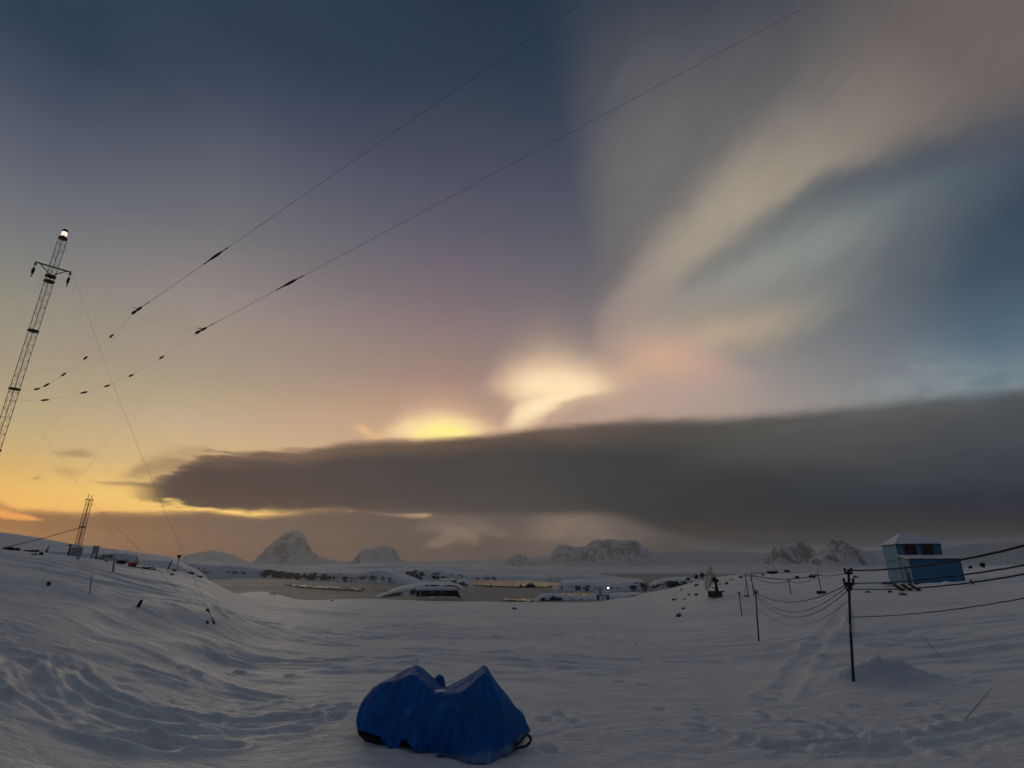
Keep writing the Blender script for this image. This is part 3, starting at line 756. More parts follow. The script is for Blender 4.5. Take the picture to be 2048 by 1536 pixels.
def bank(name, cols, M, depth=90.0, rmax=900.0, seed=0, rough=1.0, n=320, foot=0.09, rr=None):
    """snow shelf with a broken front: cols = (px, y at the water, y of the front lip, y of the far lip)"""
    px = np.linspace(cols[0][0], cols[-1][0], n)
    c = np.array(cols, float)
    yb, yt, yf = (np.interp(px, c[:, 0], c[:, k]) for k in (1, 2, 3))
    rows = []
    base = np.array([on_sea(a, b, rmax) for a, b in zip(px, yb)])
    rad = np.hypot(base[:, 0], base[:, 1]) if rr is None else np.interp(px, c[:, 0], rr)
    k = 9
    rad = np.convolve(np.pad(rad, k, 'edge'), np.ones(2 * k + 1) / (2 * k + 1), 'valid')
    rad = rad * (1 + 0.012 * rough * fbm(px / 23.0 + seed, px * 0 + seed, 4))
    dirs = np.array([ray(a, b) for a, b in zip(px, yb)])[:, :2]; dirs /= np.linalg.norm(dirs, axis=1)[:, None]
    def zrow(pyv, rv):
        d = np.array([ray(a, b) for a, b in zip(px, pyv)]); kk = np.hypot(d[:, 0], d[:, 1])
        return CZ + d[:, 2] / kk * rv
    zt = zrow(yt, rad + depth * foot); zf = zrow(yf, rad + depth)
    zt = np.maximum(zt, 0.5); 
    ed = np.clip(np.minimum(px - px[0], px[-1] - px) / (0.12 * (px[-1] - px[0]) + 1), 0, 1) ** .6
    for t in np.concatenate([np.linspace(-.15, 0, 3), np.linspace(0.03, foot, 14), np.linspace(foot + .03, 1, 26), np.linspace(1.05, 1.6, 8)]):
        R = rad + depth * t
        if t <= 0: z = np.full(n, -1.2 if t < -.01 else -.25)
        elif t <= foot:
            s = t / foot; z = zt * (s ** 0.6)
        elif t <= 1:
            s = (t - foot) / (1 - foot); z = zt + (zf - zt) * (s * s * (3 - 2 * s))
        else:
            s = (t - 1) / .6; z = zf * (1 - s * s) - 2 * s
        X = dirs[:, 0] * R; Y = dirs[:, 1] * R
        nz = fbm(X / (depth * .22) + seed, Y / (depth * .22), 5, .55, seed % 5)
        amp = 0.34 * rough * np.minimum(zt, 8) * (0.5 if t > foot else 1.0) * (0 if t <= 0 else 1)
        z = z + nz * amp
        z = z * ed - 1.0 * (1 - ed)
        rows.append(np.stack([X, Y, z], -1))
    V = np.array(rows)
    return tag(grid_mesh(name, V[::-1], M), kind='structure')

def mountain(top, r, foot_y, m, seed=0, depth=260.0, jag=1.0):
    """ridge with a craggy skyline, spurs running down to the front"""
    t = np.array(top, float); n = 150
    px = np.linspace(t[0, 0], t[-1, 0], n)
    py = np.interp(px, t[:, 0], t[:, 1])
    py = py + jag * (4.2 * (np.abs(fbm(px / 14.0 + seed, px * 0 + seed * 1.7, 4, .6)) - .25) + 1.4 * fbm(px / 4.0, px * 0 + seed, 2, .5)) * np.clip((foot_y - py) / 25, 0, 1)
    dirs = np.array([ray(a, foot_y) for a in px])[:, :2]; dirs /= np.linalg.norm(dirs, axis=1)[:, None]
    d = np.array([ray(a, b) for a, b in zip(px, py)]); kk = np.hypot(d[:, 0], d[:, 1])
    H = np.maximum(CZ + d[:, 2] / kk * r, 3)
    zb = CZ + ray(1024, foot_y)[2] / math.hypot(*ray(1024, foot_y)[:2]) * r - 12
    rows = []
    for s in np.linspace(-1, 1, 84):
        R = r + depth * s * (1.0 if s < 0 else 1.2)
        a = abs(s)
        X = dirs[:, 0] * R; Y = dirs[:, 1] * R
        prof = (1 - a) ** 1.25
        sp = 1 - np.abs(fbm(X / 95 + seed * 3.1, Y / 260 + seed, 5, .55, seed % 7)) * 2
        z = zb + (H - zb) * prof * (1 + 0.75 * (sp - .62) * min(a * 3.2, 1) * (1 - a) ** .3)
        z = z + 7 * fbm(X / 22, Y / 22, 4, .6, 3) * (a > .02) * (1 - a) * np.clip((H - zb) / 60, 0, 1)
        rows.append(np.stack([X, Y, z], -1))
    return tag(grid_mesh('mountain', np.array(rows)[::-1], m), kind='structure')

def build_far(M):
    disc('sea_ice', 4800, 0.0, M['ice'])
    blob_sheet('open_water', [(938,1165),(980,1162),(1040,1163),(1090,1165),(1135,1168),(1128,1173),(1080,1175),(1020,1175),(960,1172),(935,1169)], .004, M['water'], .9)
    blob_sheet('open_water', [(560,1172),(600,1174),(660,1177.6),(722,1181),(722,1183),(660,1180),(600,1176)], .004, M['water'], 1.6)
    blob_sheet('open_water', [(744,1179),(770,1180),(775,1182),(750,1182)], .004, M['water'])
    blob_sheet('open_water', [(1115,1190),(1150,1189),(1195,1190),(1192,1196),(1140,1194)], .004, M['water'], .9)
    blob_sheet('open_water', [(1004,1200),(1060,1202),(1066,1206),(1010,1203)], .004, M['water'], .9)
    # the ice cap rising gently along the horizon
    az = np.radians(np.arange(-75, 75.1, 0.5)); rr = np.linspace(1500, 4780, 44)
    A, R = np.meshgrid(az, rr); X, Y = R * np.sin(A), R * np.cos(A)
    Zc = -3 + np.clip((R - 1600) / 2900, 0, 1) ** 1.1 * (52 + 22 * PN[2](A * 3.1, A * 0 + .7)) + 5 * fbm(X / 500, Y / 700, 4)
    Zc = np.where(R > 4600, Zc - (R - 4600) * .2, Zc)
    tag(grid_mesh('ice_cap', np.stack([X, Y, Zc], -1)[::-1], M['far_snow']), kind='structure')
    # dark slope and pale terrace behind the left hill
    bank('distant_slope', [(-260,1130,1100,1046),(-60,1128,1098,1060),(0,1128,1098,1067),(60,1130,1104,1075),(120,1132,1108,1086),(200,1134,1114,1098),(300,1136,1120,1109),(420,1138,1130,1122)], M['bank_snow'], 160, seed=3, rough=.35, rr=[330,330,330,340,350,370,400,430])
    bank('pale_terrace', [(60,1128,1103,1086),(120,1126,1104,1087),(180,1124,1106,1093),(240,1124,1108,1101),(300,1128,1114,1108)], M['bank_snow'], 60, seed=5, rough=.12, rr=[230,230,230,235,240])
    # shelves across the water
    bank('snow_shelf', [(290,1144,1122,1113),(400,1147,1129,1121),(459,1149,1133,1125),(520,1154,1138,1128),(576,1158,1144,1131),(640,1162,1146,1134),(712,1165,1146,1136),(755,1167,1141,1138),(790,1168,1148,1140),(850,1169,1158,1146)], M['bank_rock'], 110, rmax=620, seed=1, rough=.5)
    bank('far_shelf', [(520,1143,1137,1131),(700,1143,1134,1128),(800,1144,1131,1125),(880,1146,1136,1129),(950,1147,1141,1134),(1100,1148,1143,1138),(1300,1148,1143,1138),(1500,1147,1140,1134)], M['bank_snow'], 260, rmax=1300, seed=4, rough=.4, rr=[1100]*8)
    bank('rocky_shore', [(700,1158,1148,1140),(800,1161,1143,1134),(850,1163,1142,1135),(930,1163,1150,1143),(1000,1161,1152,1147),(1100,1162,1151,1146),(1180,1163,1152,1147),(1260,1162,1154,1149)], M['island'], 120, rmax=700, seed=6, rough=1.1)
    bank('rocky_shore', [(870,1169,1160,1157),(900,1170,1159,1156),(935,1173,1164,1161),(952,1174,1172,1170)], M['bank_rock'], 40, seed=7, rough=.5)
    bank('low_island', [(1100,1180,1172,1166),(1130,1181,1166,1160),(1180,1182,1166,1158),(1240,1182,1168,1156),(1290,1182,1164,1158),(1308,1181,1176,1172)], M['island'], 60, seed=8, rough=.7)
    bank('low_island', [(1030,1205,1204,1203),(1066,1204,1200,1198),(1085,1203,1190,1186),(1105,1202,1189,1186),(1150,1201,1194,1191),(1200,1199,1190,1187),(1260,1198,1190,1184),(1312,1196,1190,1186)], M['island'], 26, seed=9, rough=.7)
    bank('low_island', [(740,1196,1192,1190),(775,1194,1186,1182),(800,1191,1178,1172),(850,1188,1170,1163),(900,1182,1170,1163),(925,1178,1174,1170),(940,1176,1175,1174)], M['island'], 50, seed=11, rough=.5)
    bank('low_island', [(1290,1176,1170,1166),(1330,1176,1162,1156),(1370,1175,1160,1153),(1400,1174,1164,1158),(1430,1173,1170,1168)], M['island'], 50, seed=13, rough=.7)
    # mountains standing out of the low cloud
    mr = M['mountain']
    mountain([(470,1138),(505,1122),(522,1100),(535,1087),(548,1075),(560,1066),(575,1061),(590,1063),(602,1071),(608,1083),(615,1095),(630,1110),(690,1128),(720,1138)], 3900, 1138, mr, 1, 300)
    mountain([(650,1138),(700,1124),(714,1108),(722,1098),(738,1096),(752,1092),(768,1090),(782,1094),(792,1104),(798,1118),(830,1128),(860,1138)], 3700, 1138, mr, 2, 220)
    mountain([(985,1138),(1008,1130),(1018,1118),(1028,1112),(1040,1107),(1052,1112),(1060,1124),(1090,1132),(1110,1138)], 3500, 1140, mr, 3, 160)
    mountain([(1060,1138),(1095,1118),(1108,1098),(1118,1090),(1132,1088),(1150,1094),(1170,1092),(1190,1080),(1215,1076),(1245,1080),(1275,1078),(1288,1090),(1320,1112),(1360,1128),(1400,1138)], 4100, 1140, mr, 4, 300)
    mountain([(1490,1140),(1530,1126),(1545,1106),(1556,1092),(1568,1085),(1582,1094),(1596,1084),(1612,1080),(1628,1092),(1648,1110),(1680,1128),(1700,1140)], 3600, 1142, mr, 5, 220)
    mountain([(1590,1140),(1625,1120),(1645,1104),(1662,1088),(1678,1074),(1692,1074),(1706,1086),(1726,1096),(1745,1106),(1770,1124),(1830,1134),(1900,1140)], 3300, 1142, mr, 6, 240)
    mountain([(420,1138),(520,1128),(640,1122),(760,1124),(900,1121),(1020,1119),(1100,1112),(1200,1108),(1310,1102),(1400,1100),(1480,1104),(1560,1106),(1640,1108),(1760,1100),(1860,1092),(2048,1080),(2250,1084),(2400,1138)], 4350, 1138, M['mountain_snow'], 9, 320, .6)
    mountain([(250,1138),(330,1124),(380,1106),(420,1100),(460,1108),(500,1126),(540,1138)], 4300, 1138, M['mountain_snow'], 8, 300, .5)

def haze(M):
    mb = MB(); mb.box((0, 0, (HTOP - 4) / 2), (HBOX * 2, HBOX * 2, HTOP + 4))
    o = mb.build('haze', M['haze']); tag(o, kind='stuff')

def sun():
    l = bpy.data.lights.new('sun', 'SUN'); o = bpy.data.objects.new('sun', l); COL.objects.link(o)
    l.energy = 0.20; l.angle = math.radians(16); l.color = (1.0, 0.84, 0.64)
    a, e = math.radians(-24), math.radians(9)
    d = np.array((math.sin(a) * math.cos(e), math.cos(a) * math.cos(e), math.sin(e)))
    import mathutils
    o.rotation_euler = mathutils.Vector(d).to_track_quat('Z', 'Y').to_euler()

# ------------------------------------------------------------------ things
def frame_at(az_deg):
    a = math.radians(az_deg)
    return np.array((math.cos(a), -math.sin(a), 0.0)), np.array((math.sin(a), math.cos(a), 0.0))   # right, away

def lattice(mb, x, y, z0, z1, w, step, rl=.03, rb=.012, taper=1.0, sides=3, rot=0.3):
    def corner(k, z):
        f = 1 + (taper - 1) * (z - z0) / (z1 - z0)
        a = rot + 2 * math.pi * k / sides
        return (x + w * .58 * f * math.cos(a), y + w * .58 * f * math.sin(a), z)
    for k in range(sides): mb.tube([corner(k, z0), corner(k, z1)], rl * 1.0, 5)
    n = max(int((z1 - z0) / step), 1)
    for i in range(n + 1):
        z = z0 + (z1 - z0) * i / n
        for k in range(sides):
            mb.tube([corner(k, z), corner((k + 1) % sides, z)], rb, 4, cap=False)
            if i < n:
                z2 = z0 + (z1 - z0) * (i + 1) / n
                a, b = (k, (k + 1) % sides) if i % 2 else ((k + 1) % sides, k)
                mb.tube([corner(a, z), corner(b, z2)], rb, 4, cap=False)

def sag(a, b, s, n=24):
    a, b = np.array(a, float), np.array(b, float)
    return [a + (b - a) * t - np.array((0, 0, 4 * s * t * (1 - t))) for t in np.linspace(0, 1, n)]

def sag_through(a, b, px, py, n=28):
    """hanging line from a to b whose sag makes it pass picture row py at column px"""
    lo, hi = -2.0, 6.0
    for _ in range(40):
        s = (lo + hi) / 2
        P = [proj(p) for p in sag(a, b, s, 60)]
        xs = [p[0] for p in P]; ys = [p[1] for p in P]
        o = np.argsort(xs); y = np.interp(px, np.array(xs)[o], np.array(ys)[o])
        if y < py: lo = s
        else: hi = s
    return sag(a, b, (lo + hi) / 2, n)

def build_masts(M):
    # ---- tall lattice mast at the left edge
    t = at(126, 476, 43.0); x, y = t[0], t[1]; zb = gz(x, y); zt = t[2]
    R, A = frame_at(math.degrees(math.atan2(x, y)))
    mast = thing('radio_mast', 'tall grey lattice mast at the left edge with a lit beacon and crossarm', 'mast', (x, y, zb))
    zc = z_for(y, 538)
    mb = MB(); lattice(mb, x, y, zb, zt, .54, .62, .022, .010); mb.build('lattice', M['galv'], mast)
    for py in (553, 563, 662, 778, 900, 1010):
        zf = z_for(y, py); mb = MB()
        mb.tube([(x, y, zf - .035), (x, y, zf + .035)], .36, 12); mb.build('flange', M['dark_metal'], mast)
    mb = MB(); arm = np.array((x, y, zc))
    fwd = -A * .36
    mb.tube([arm + fwd - R * 1.12, arm + fwd + R * 1.12], .062, 8)
    low = np.array((x, y, z_for(y, 553))) + fwd
    mb.tube([low - R * .1, arm + fwd - R * .82], .035, 6); mb.tube([low + R * .1, arm + fwd + R * .82], .035, 6)
    ca = mb.build('crossarm', M['dark_metal'], mast)
    for s in (-1, 1):
        mb = MB(); p = arm + fwd + R * s * 1.06
        mb.tube([p, p - (0, 0, 1.35)], .012, 5)
        for k, rr in ((.18, .09), (.52, .07), (.66, .1), (.80, .1), (.94, .08), (1.15, .05)):
            mb.tube([p - (0, 0, k - .05), p - (0, 0, k + .05)], rr, 8)
        mb.build('insulator_string', M['dark_metal'], ca)
    bc = MB(); bc.tube([(x, y, zt - .10), (x, y, zt + .02), (x, y, zt + .03), (x, y, zt + .16)], [.30, .30, .22, .16], 12)
    be = bc.build('beacon', M['red_housing'], mast)
    l = MB(); l.tube([(x, y, zt + .17), (x, y, zt + .22), (x, y, zt + .52), (x, y, zt + .56)], [.12, .19, .19, .12], 14); l.build('lamp', M['lamp'], be, True)
    l = MB(); l.tube([(x, y, zt + .565), (x, y, zt + .64), (x, y, zt + .78), (x, y, zt + .84)], [.21, .22, .14, .04], 12)
    l.build('lamp_cap', M['red_housing'], be, True)
    anchor1 = hit(427, 1245)
    ga = sag_through((x, y, zt - .1), anchor1, 205, 712, 40)
    mb = MB(); mb.tube(ga, .0048, 5); mb.build('guy_wire', M['wire'], mast)
    for (py, end, zz) in ((778, (290, 1150), None),):
        e = hit(*end); mb = MB(); mb.tube(sag((x, y, z_for(y, py)), e, .25), .003, 5); mb.build('guy_wire', M['wire'], mast)
    for (py, dx, dy) in ((476, -18, 12), (560, -16, -8)):
        e = (x + dx, y + dy, gz(x + dx, y + dy)); mb = MB(); mb.tube(sag((x, y, z_for(y, py)), e, .25), .003, 5); mb.build('guy_wire', M['wire'], mast)
    # ---- smaller lattice mast behind the crest
    Zm = 58.0
    t = at(179, 1000, Zm); x2, y2, zt2 = t
    zb2 = z_for(y2, 1108); zg = gz(x2, y2)
    R, A = frame_at(math.degrees(math.atan2(x2, y2)))
    m2 = thing('lattice_mast', 'short slim lattice mast with two prongs on top, rising from the snowy crest at left', 'mast', (x2, y2, min(zb2, zg)))
    mb = MB(); lattice(mb, x2, y2, min(zb2, zg) + .3, zt2, .46, .5, .026, .014, sides=4, rot=.6); mb.build('lattice', M['sunset_tint_metal'], m2)
    mb = MB(); top = np.array((x2, y2, zt2 + .03)); mb.tube([top - R * .42, top + R * .42], .04, 6); mb.build('top_bar', M['dark_metal'], m2)
    for s in (-.16, .14):
        mb = MB(); mb.tube([top + R * s, top + R * s + (0, 0, .62 if s < 0 else .45)], .03, 6); mb.build('prong', M['dark_metal'], m2)
    mb = MB(); mb.box((x2, y2, zb2 - .1), (1.0, 1.0, 1.5), R); mb.build('concrete_base', M['concrete'], m2)
    cl = np.array((x2, y2, z_for(y2, 1054)))
    mb = MB(); mb.box(cl, (.62, .62, .10), R); mb.build('clamp', M['dark_metal'], m2)
    an = hit(414, 1244)
    mb = MB(); mb.tube(sag_through((x2, y2, zt2), an, 280, 1102, 40), .007, 5); mb.build('guy_wire', M['wire'], m2)
    # thick cable from the small mast off to the left
    e = at(-60, 1108, 50.0)
    mb = MB(); mb.tube(sag_through(cl - A * .35, e, 80, 1078, 24), .035, 6)
    top_mesh(mb, 'cable', M['cable'], 'thick cable sloping down to the left from the middle of the short lattice mast', 'cable', tuple(cl))
    # anchor rods in the snow
    for (p1, p0, lab) in (((427, 1245), (415, 1219), 'dark steel anchor rod in the snow, the upright one of a leaning pair'), ((414, 1244), (400, 1229), 'dark steel anchor rod in the snow, the flatter one of a leaning pair')):
        b = hit(*p1); tgt = at(*p0, float(b[1] * CT + (b[2] - CZ) * ST) + 1.2)
        mb = MB(); mb.tube([b - (tgt - b) * .12, b + (tgt - b) * .5, tgt], [.045, .04, .03], 7); mb.tube([tgt - (tgt - b) * .1, tgt], .06, 7)
        top_mesh(mb, 'anchor_rod', M['dark_metal'], lab, 'anchor rod', tuple(b), 'guy wire anchor rods at left')

def antenna(M, name, pA, zA, pB, zB, bead_px, tail, label, halyard):
    """long antenna wire with insulators, yoke, rope of egg insulators and a halyard"""
    a, b = at(*pA, zA), at(*pB, zB)
    w = thing(name, label, 'antenna wire', tuple(b), 'overhead antenna wires')
    d = (a - b); L = np.linalg.norm(d); d /= L
    mb = MB(); mb.tube([b, b + d * L * .5, a], [.012, .010, .007], 5); mb.build('conductor', M['wire'], w)
    # string of strain insulators
    P = [proj(b + d * s) for s in np.linspace(0, L * .6, 400)]
    i = int(np.argmin([abs(p[0] - bead_px[0]) for p in P])); c = b + d * np.linspace(0, L * .6, 400)[i]
    mb = MB()
    for s, r in ((-1.15, .05), (-.75, .05), (-.45, .075), (-.22, .09), (0, .10), (.22, .10), (.44, .085), (.68, .05), (1.2, .055)):
        mb.tube([c + d * (s * 1.05 - .09), c + d * (s * 1.05 + .09)], r, 8)
    mb.tube([c - d * 1.3, c + d * 1.35], .03, 6); mb.build('insulator_string', M['dark_metal'], w)
    mb = MB()
    for s, r, l in ((-.25, .11, .36), (.42, .10, .40), (1.6, .05, .1)):
        mb.tube([b + d * (s - l), b + d * (s - l * .5), b + d * (s + l * .5), b + d * (s + l)], [.02, r, r, .02], 8)
    mb.tube([b - d * .4, b + d * 1.7], .022, 6)
    mb.tube([b + d * .4, b + d * .4 + np.array((-.5, 0, .12))], .03, 6)
    mb.build('yoke', M['dark_metal'], w)
    # rope with egg insulators hanging away to the mast
    pts = [b] + [at(*p) for p in tail]
    mb = MB(); mb.tube(pts, .0045, 5); mb.build('rope', M['wire'], w)
    for k, p in enumerate(pts[1:-1]):
        dd = pts[k + 2] - pts[k]; dd /= np.linalg.norm(dd)
        e = MB(); r = .085; e.tube([p - dd * .26, p - dd * .17, p, p + dd * .17, p + dd * .26], [.03, r * .8, r, r * .8, .03], 9)
        e.build('egg_insulator', M['dark_metal'], w, True)
    h = [b - d * .5] + [at(*p) for p in halyard]
    mb = MB(); mb.tube(h, .0035, 5); mb.build('halyard', M['wire'], w)
    return b

def build_antennas(M):
    b1 = antenna(M, 'antenna_wire', (1172, 0), 30, (272, 622), 44, (431, 504),
        [(223,672,45),(171,716,46),(127,749,46.5),(93,770,46),(74,778,45),(18,786,43)], 'upper of two thin antenna wires crossing the sky, its end yoke farther left', [(205, 712, 45), (130, 815, 47), (-20, 1010, 50)])
    b2 = antenna(M, 'antenna_wire', (1636, 0), 28, (400, 662), 44, (580, 561),
        [(323,715,45),(262,751,46),(214,772,46.5),(168,785,46),(90,800,44.5),(10,802,43)], 'lower of two thin antenna wires crossing the sky, its end yoke farther right', [(330, 742, 45), (252, 838, 47), (60, 1080, 50)])
    mb = MB(); mb.tube(sag(b1 + (.1, 0, -.5), b2 + (0, 0, .05), .15), .0045, 5)
    top_mesh(mb, 'spreader_line', M['wire'], 'thin line joining the yokes of the two antenna wires', 'line', tuple(b1))

def pole(M, px, pb, pt_, label, r=.04, arms=(), name='cable_post', lean_px=None, group='cable posts in the snow at right'):
    """round post standing where (px, pb) meets the snow, topped at picture row pt_"""
    b = hit(px, pb)
    yt = b[1]; xt = b[0]
    z = z_for(yt, pt_)
    if lean_px is not None:
        d = yt * CT + (z - CZ) * ST; xt = (lean_px - 1024) / F * d
    t = np.array((xt, yt, z))
    p = thing(name, label, 'post', tuple(b), group)
    mb = MB(); mb.tube([b - (0, 0, .3), b + (t - b) * .5, t], [r, r * .95, r * .85], 8); mb.build('post', M['dark_wood'], p)
    R, A = frame_at(math.degrees(math.atan2(b[0], b[1])))
    out = {'t': t, 'b': b, 'R': R, 'A': A, 'o': p}
    for k, (row, half) in enumerate(arms):
        f = (z_for(yt, row) - b[2]) / (t[2] - b[2]); c = b + (t - b) * f - A * (r + .03)
        ab = MB(); ab.box(c, (half * 2, .05, .07), R); arm = ab.build('crossarm', M['dark_wood'], p)
        for s in (-1, 1):
            im = MB(); q = c + R * s * half * .8
            im.tube([q + (0, 0, .035), q + (0, 0, .07), q + (0, 0, .10), q + (0, 0, .14)], [.02, .035, .04, .02], 8); im.build('insulator', M['dark_metal'], arm)
        out[k] = c
    return out

def build_lines(M):
    main = pole(M, 1704, 1364, 1138, 'tall dark cable post with crossarms standing at the snow mound', 0.037, ((1146, .10), (1167, .14), (1178, .08)), lean_px=1697)
    p2 = pole(M, 1517, 1282, 1180, 'slim dark cable post alone left of the tall post, with cables fanning off its top', .042, ((1186, .12),), lean_px=1511)
    p3 = pole(M, 1484, 1233, 1183, 'short thin cable post, leftmost of the cable posts', .045, ((1187, .12),))
    p4 = pole(M, 1497, 1196, 1147, 'cable post in the far twin pair, the left one', .055, ((1152, .35),))
    p5 = pole(M, 1508, 1192, 1148, 'cable post in the far twin pair, the right one', .055, ((1152, .35),))
    p6 = pole(M, 1582, 1188, 1158, 'short distant cable post midway between twin pair and tall post', .055, ((1162, .25),))
    p7 = pole(M, 1643, 1187, 1142, 'thin grey cable post with a dark foot just left of the tall post', .05, ((1150, .4),))
    mb = MB(); mb.box(p7['b'] + (0, 0, .12), (1.0, .5, .3), p7['R']); mb.build('foot', M['dark_metal'], p7['o'])
    Pr = at(2330, 1010, 9.5); Xr = np.array((Pr[0], Pr[1], 0))
    far = thing('cable_post', 'dark cable post outside the picture at right', 'post', (Pr[0], Pr[1], gz(Pr[0], Pr[1])), 'cable posts in the snow at right')
    mb = MB(); zb = gz(Pr[0], Pr[1]); mb.tube([(Pr[0], Pr[1], zb - .3), (Pr[0], Pr[1], Pr[2] + .2)], .06, 8); mb.build('post', M['dark_wood'], far)
    def end(py): return np.array((Pr[0], Pr[1], z_for(Pr[1], py)))
    def cab(pts, r, label, wob=0.0):
        mb = MB()
        if wob: pts = [p + np.array((0, 0, wob * math.sin(i * 2.1) * (0 < i < len(pts) - 1))) for i, p in enumerate(pts)]
        mb.tube(pts, r, 7); return top_mesh(mb, 'cable', M['cable'], label, 'cable', tuple(pts[0]), 'cables strung on the posts', True)
    mt = main['t'] - (0, 0, .04)
    cab(sag_through(mt, end(1000), 1925, 1119, 40), [.018 + .013 * i / 39 for i in range(40)], 'thick black cable rising rightwards from the tip of the tall post, topmost of four', .003)
    cab(sag_through(main[1], end(1062), 1925, 1150, 40), [.013 + .010 * i / 39 for i in range(40)], 'black cable crossing the middle of the blue house, second from the top', .003)
    cab(sag_through(main[2], end(1074), 1935, 1166, 40), [.013 + .010 * i / 39 for i in range(40)], 'black cable passing along the foot of the blue house, third from the top', .003)
    lowp = main['b'] + (main['t'] - main['b']) * ((z_for(main['b'][1], 1234) - main['b'][2]) / (main['t'][2] - main['b'][2]))
    cab(sag_through(lowp, end(1120), 1890, 1221, 40), [.009 + .005 * i / 39 for i in range(40)], 'thin cable running right from halfway down the tall post over the snow', .004)
    # fan of cables to the left
    cab(sag_through(main[1], p2[0] + (0, 0, .05), 1585, 1204, 36), .016, 'heavier sagging cable between tall post and slim post, uppermost of the fan', .004)
    cab(sag_through(main[1] - (0, 0, .02), p2[0], 1585, 1224, 36), .011, 'thin sagging cable between tall post and slim post, second in the fan')
    cab(sag_through(main[2], p2['t'] - (0, 0, .35), 1575, 1233, 36), .012, 'thin sagging cable between tall post and slim post, third in the fan')
    cab(sag_through(main[2] - (0, 0, .25), p2['t'] - (0, 0, .9), 1600, 1250, 36), .008, 'thinnest slack cable between tall post and slim post, lowest of the fan')
    cab(sag_through(main[0], p7[0], 1665, 1151, 20), .014, 'cable joining the tip of the tall post to the thin grey post')
    cab(sag_through(p7[0], p5[0] + (0, 0, .1), 1560, 1158, 30), .045, 'distant upper cable strung from the thin grey post to the twin posts')
    cab(sag_through(p7[0], p6[0], 1612, 1164, 20), .028, 'distant lower cable from the thin grey post to the short distant post')
    cab(sag_through(p6[0], p5[0], 1545, 1166, 20), .035, 'distant cable from the short distant post to the twin posts')
    cab(sag_through(p2[0], p4[0], 1505, 1168, 20), .022, 'cable climbing from the slim post back to the twin posts')
    cab(sag_through(p3[0], p4[0], 1491, 1169, 14), .022, 'cable climbing from the leftmost short post to the twin posts')
    # stay wires and canes in the snow at lower right
    for (a, b, up, lab) in (((1882, 1314), (1840, 1270), .9, 'thin dark stay wire slanting out of the snow below the blue house'), ((1930, 1440), (1984, 1376), .5, 'thin grey cane slanting out of the snow near the lower right corner')):
        g = hit(*a); q = at(*b, float(g[1] * CT + (g[2] - CZ) * ST) + (.2 if up < .6 else -.2))
        mb = MB(); mb.tube([g - (q - g) * .1, g + (q - g) * .5, q], [.007, .009, .005], 6)
        top_mesh(mb, 'stay_rod', M['galv'] if up < .6 else M['dark_metal'], lab, 'rod', tuple(g))
    # coil hung on the tall post
    mb = MB(); c = lowp - main['A'] * .08
    for s in (-1, 1):
        mb.tube([c + main['R'] * (s * (.05 + .03 * math.sin(k * .6))) + (0, 0, .22 - .085 * k) for k in range(9)], .009, 6)
    top_mesh(mb, 'rope_coil', M['pale_rope'], 'pale loops of spare rope hanging on the tall cable post', 'rope', tuple(c))

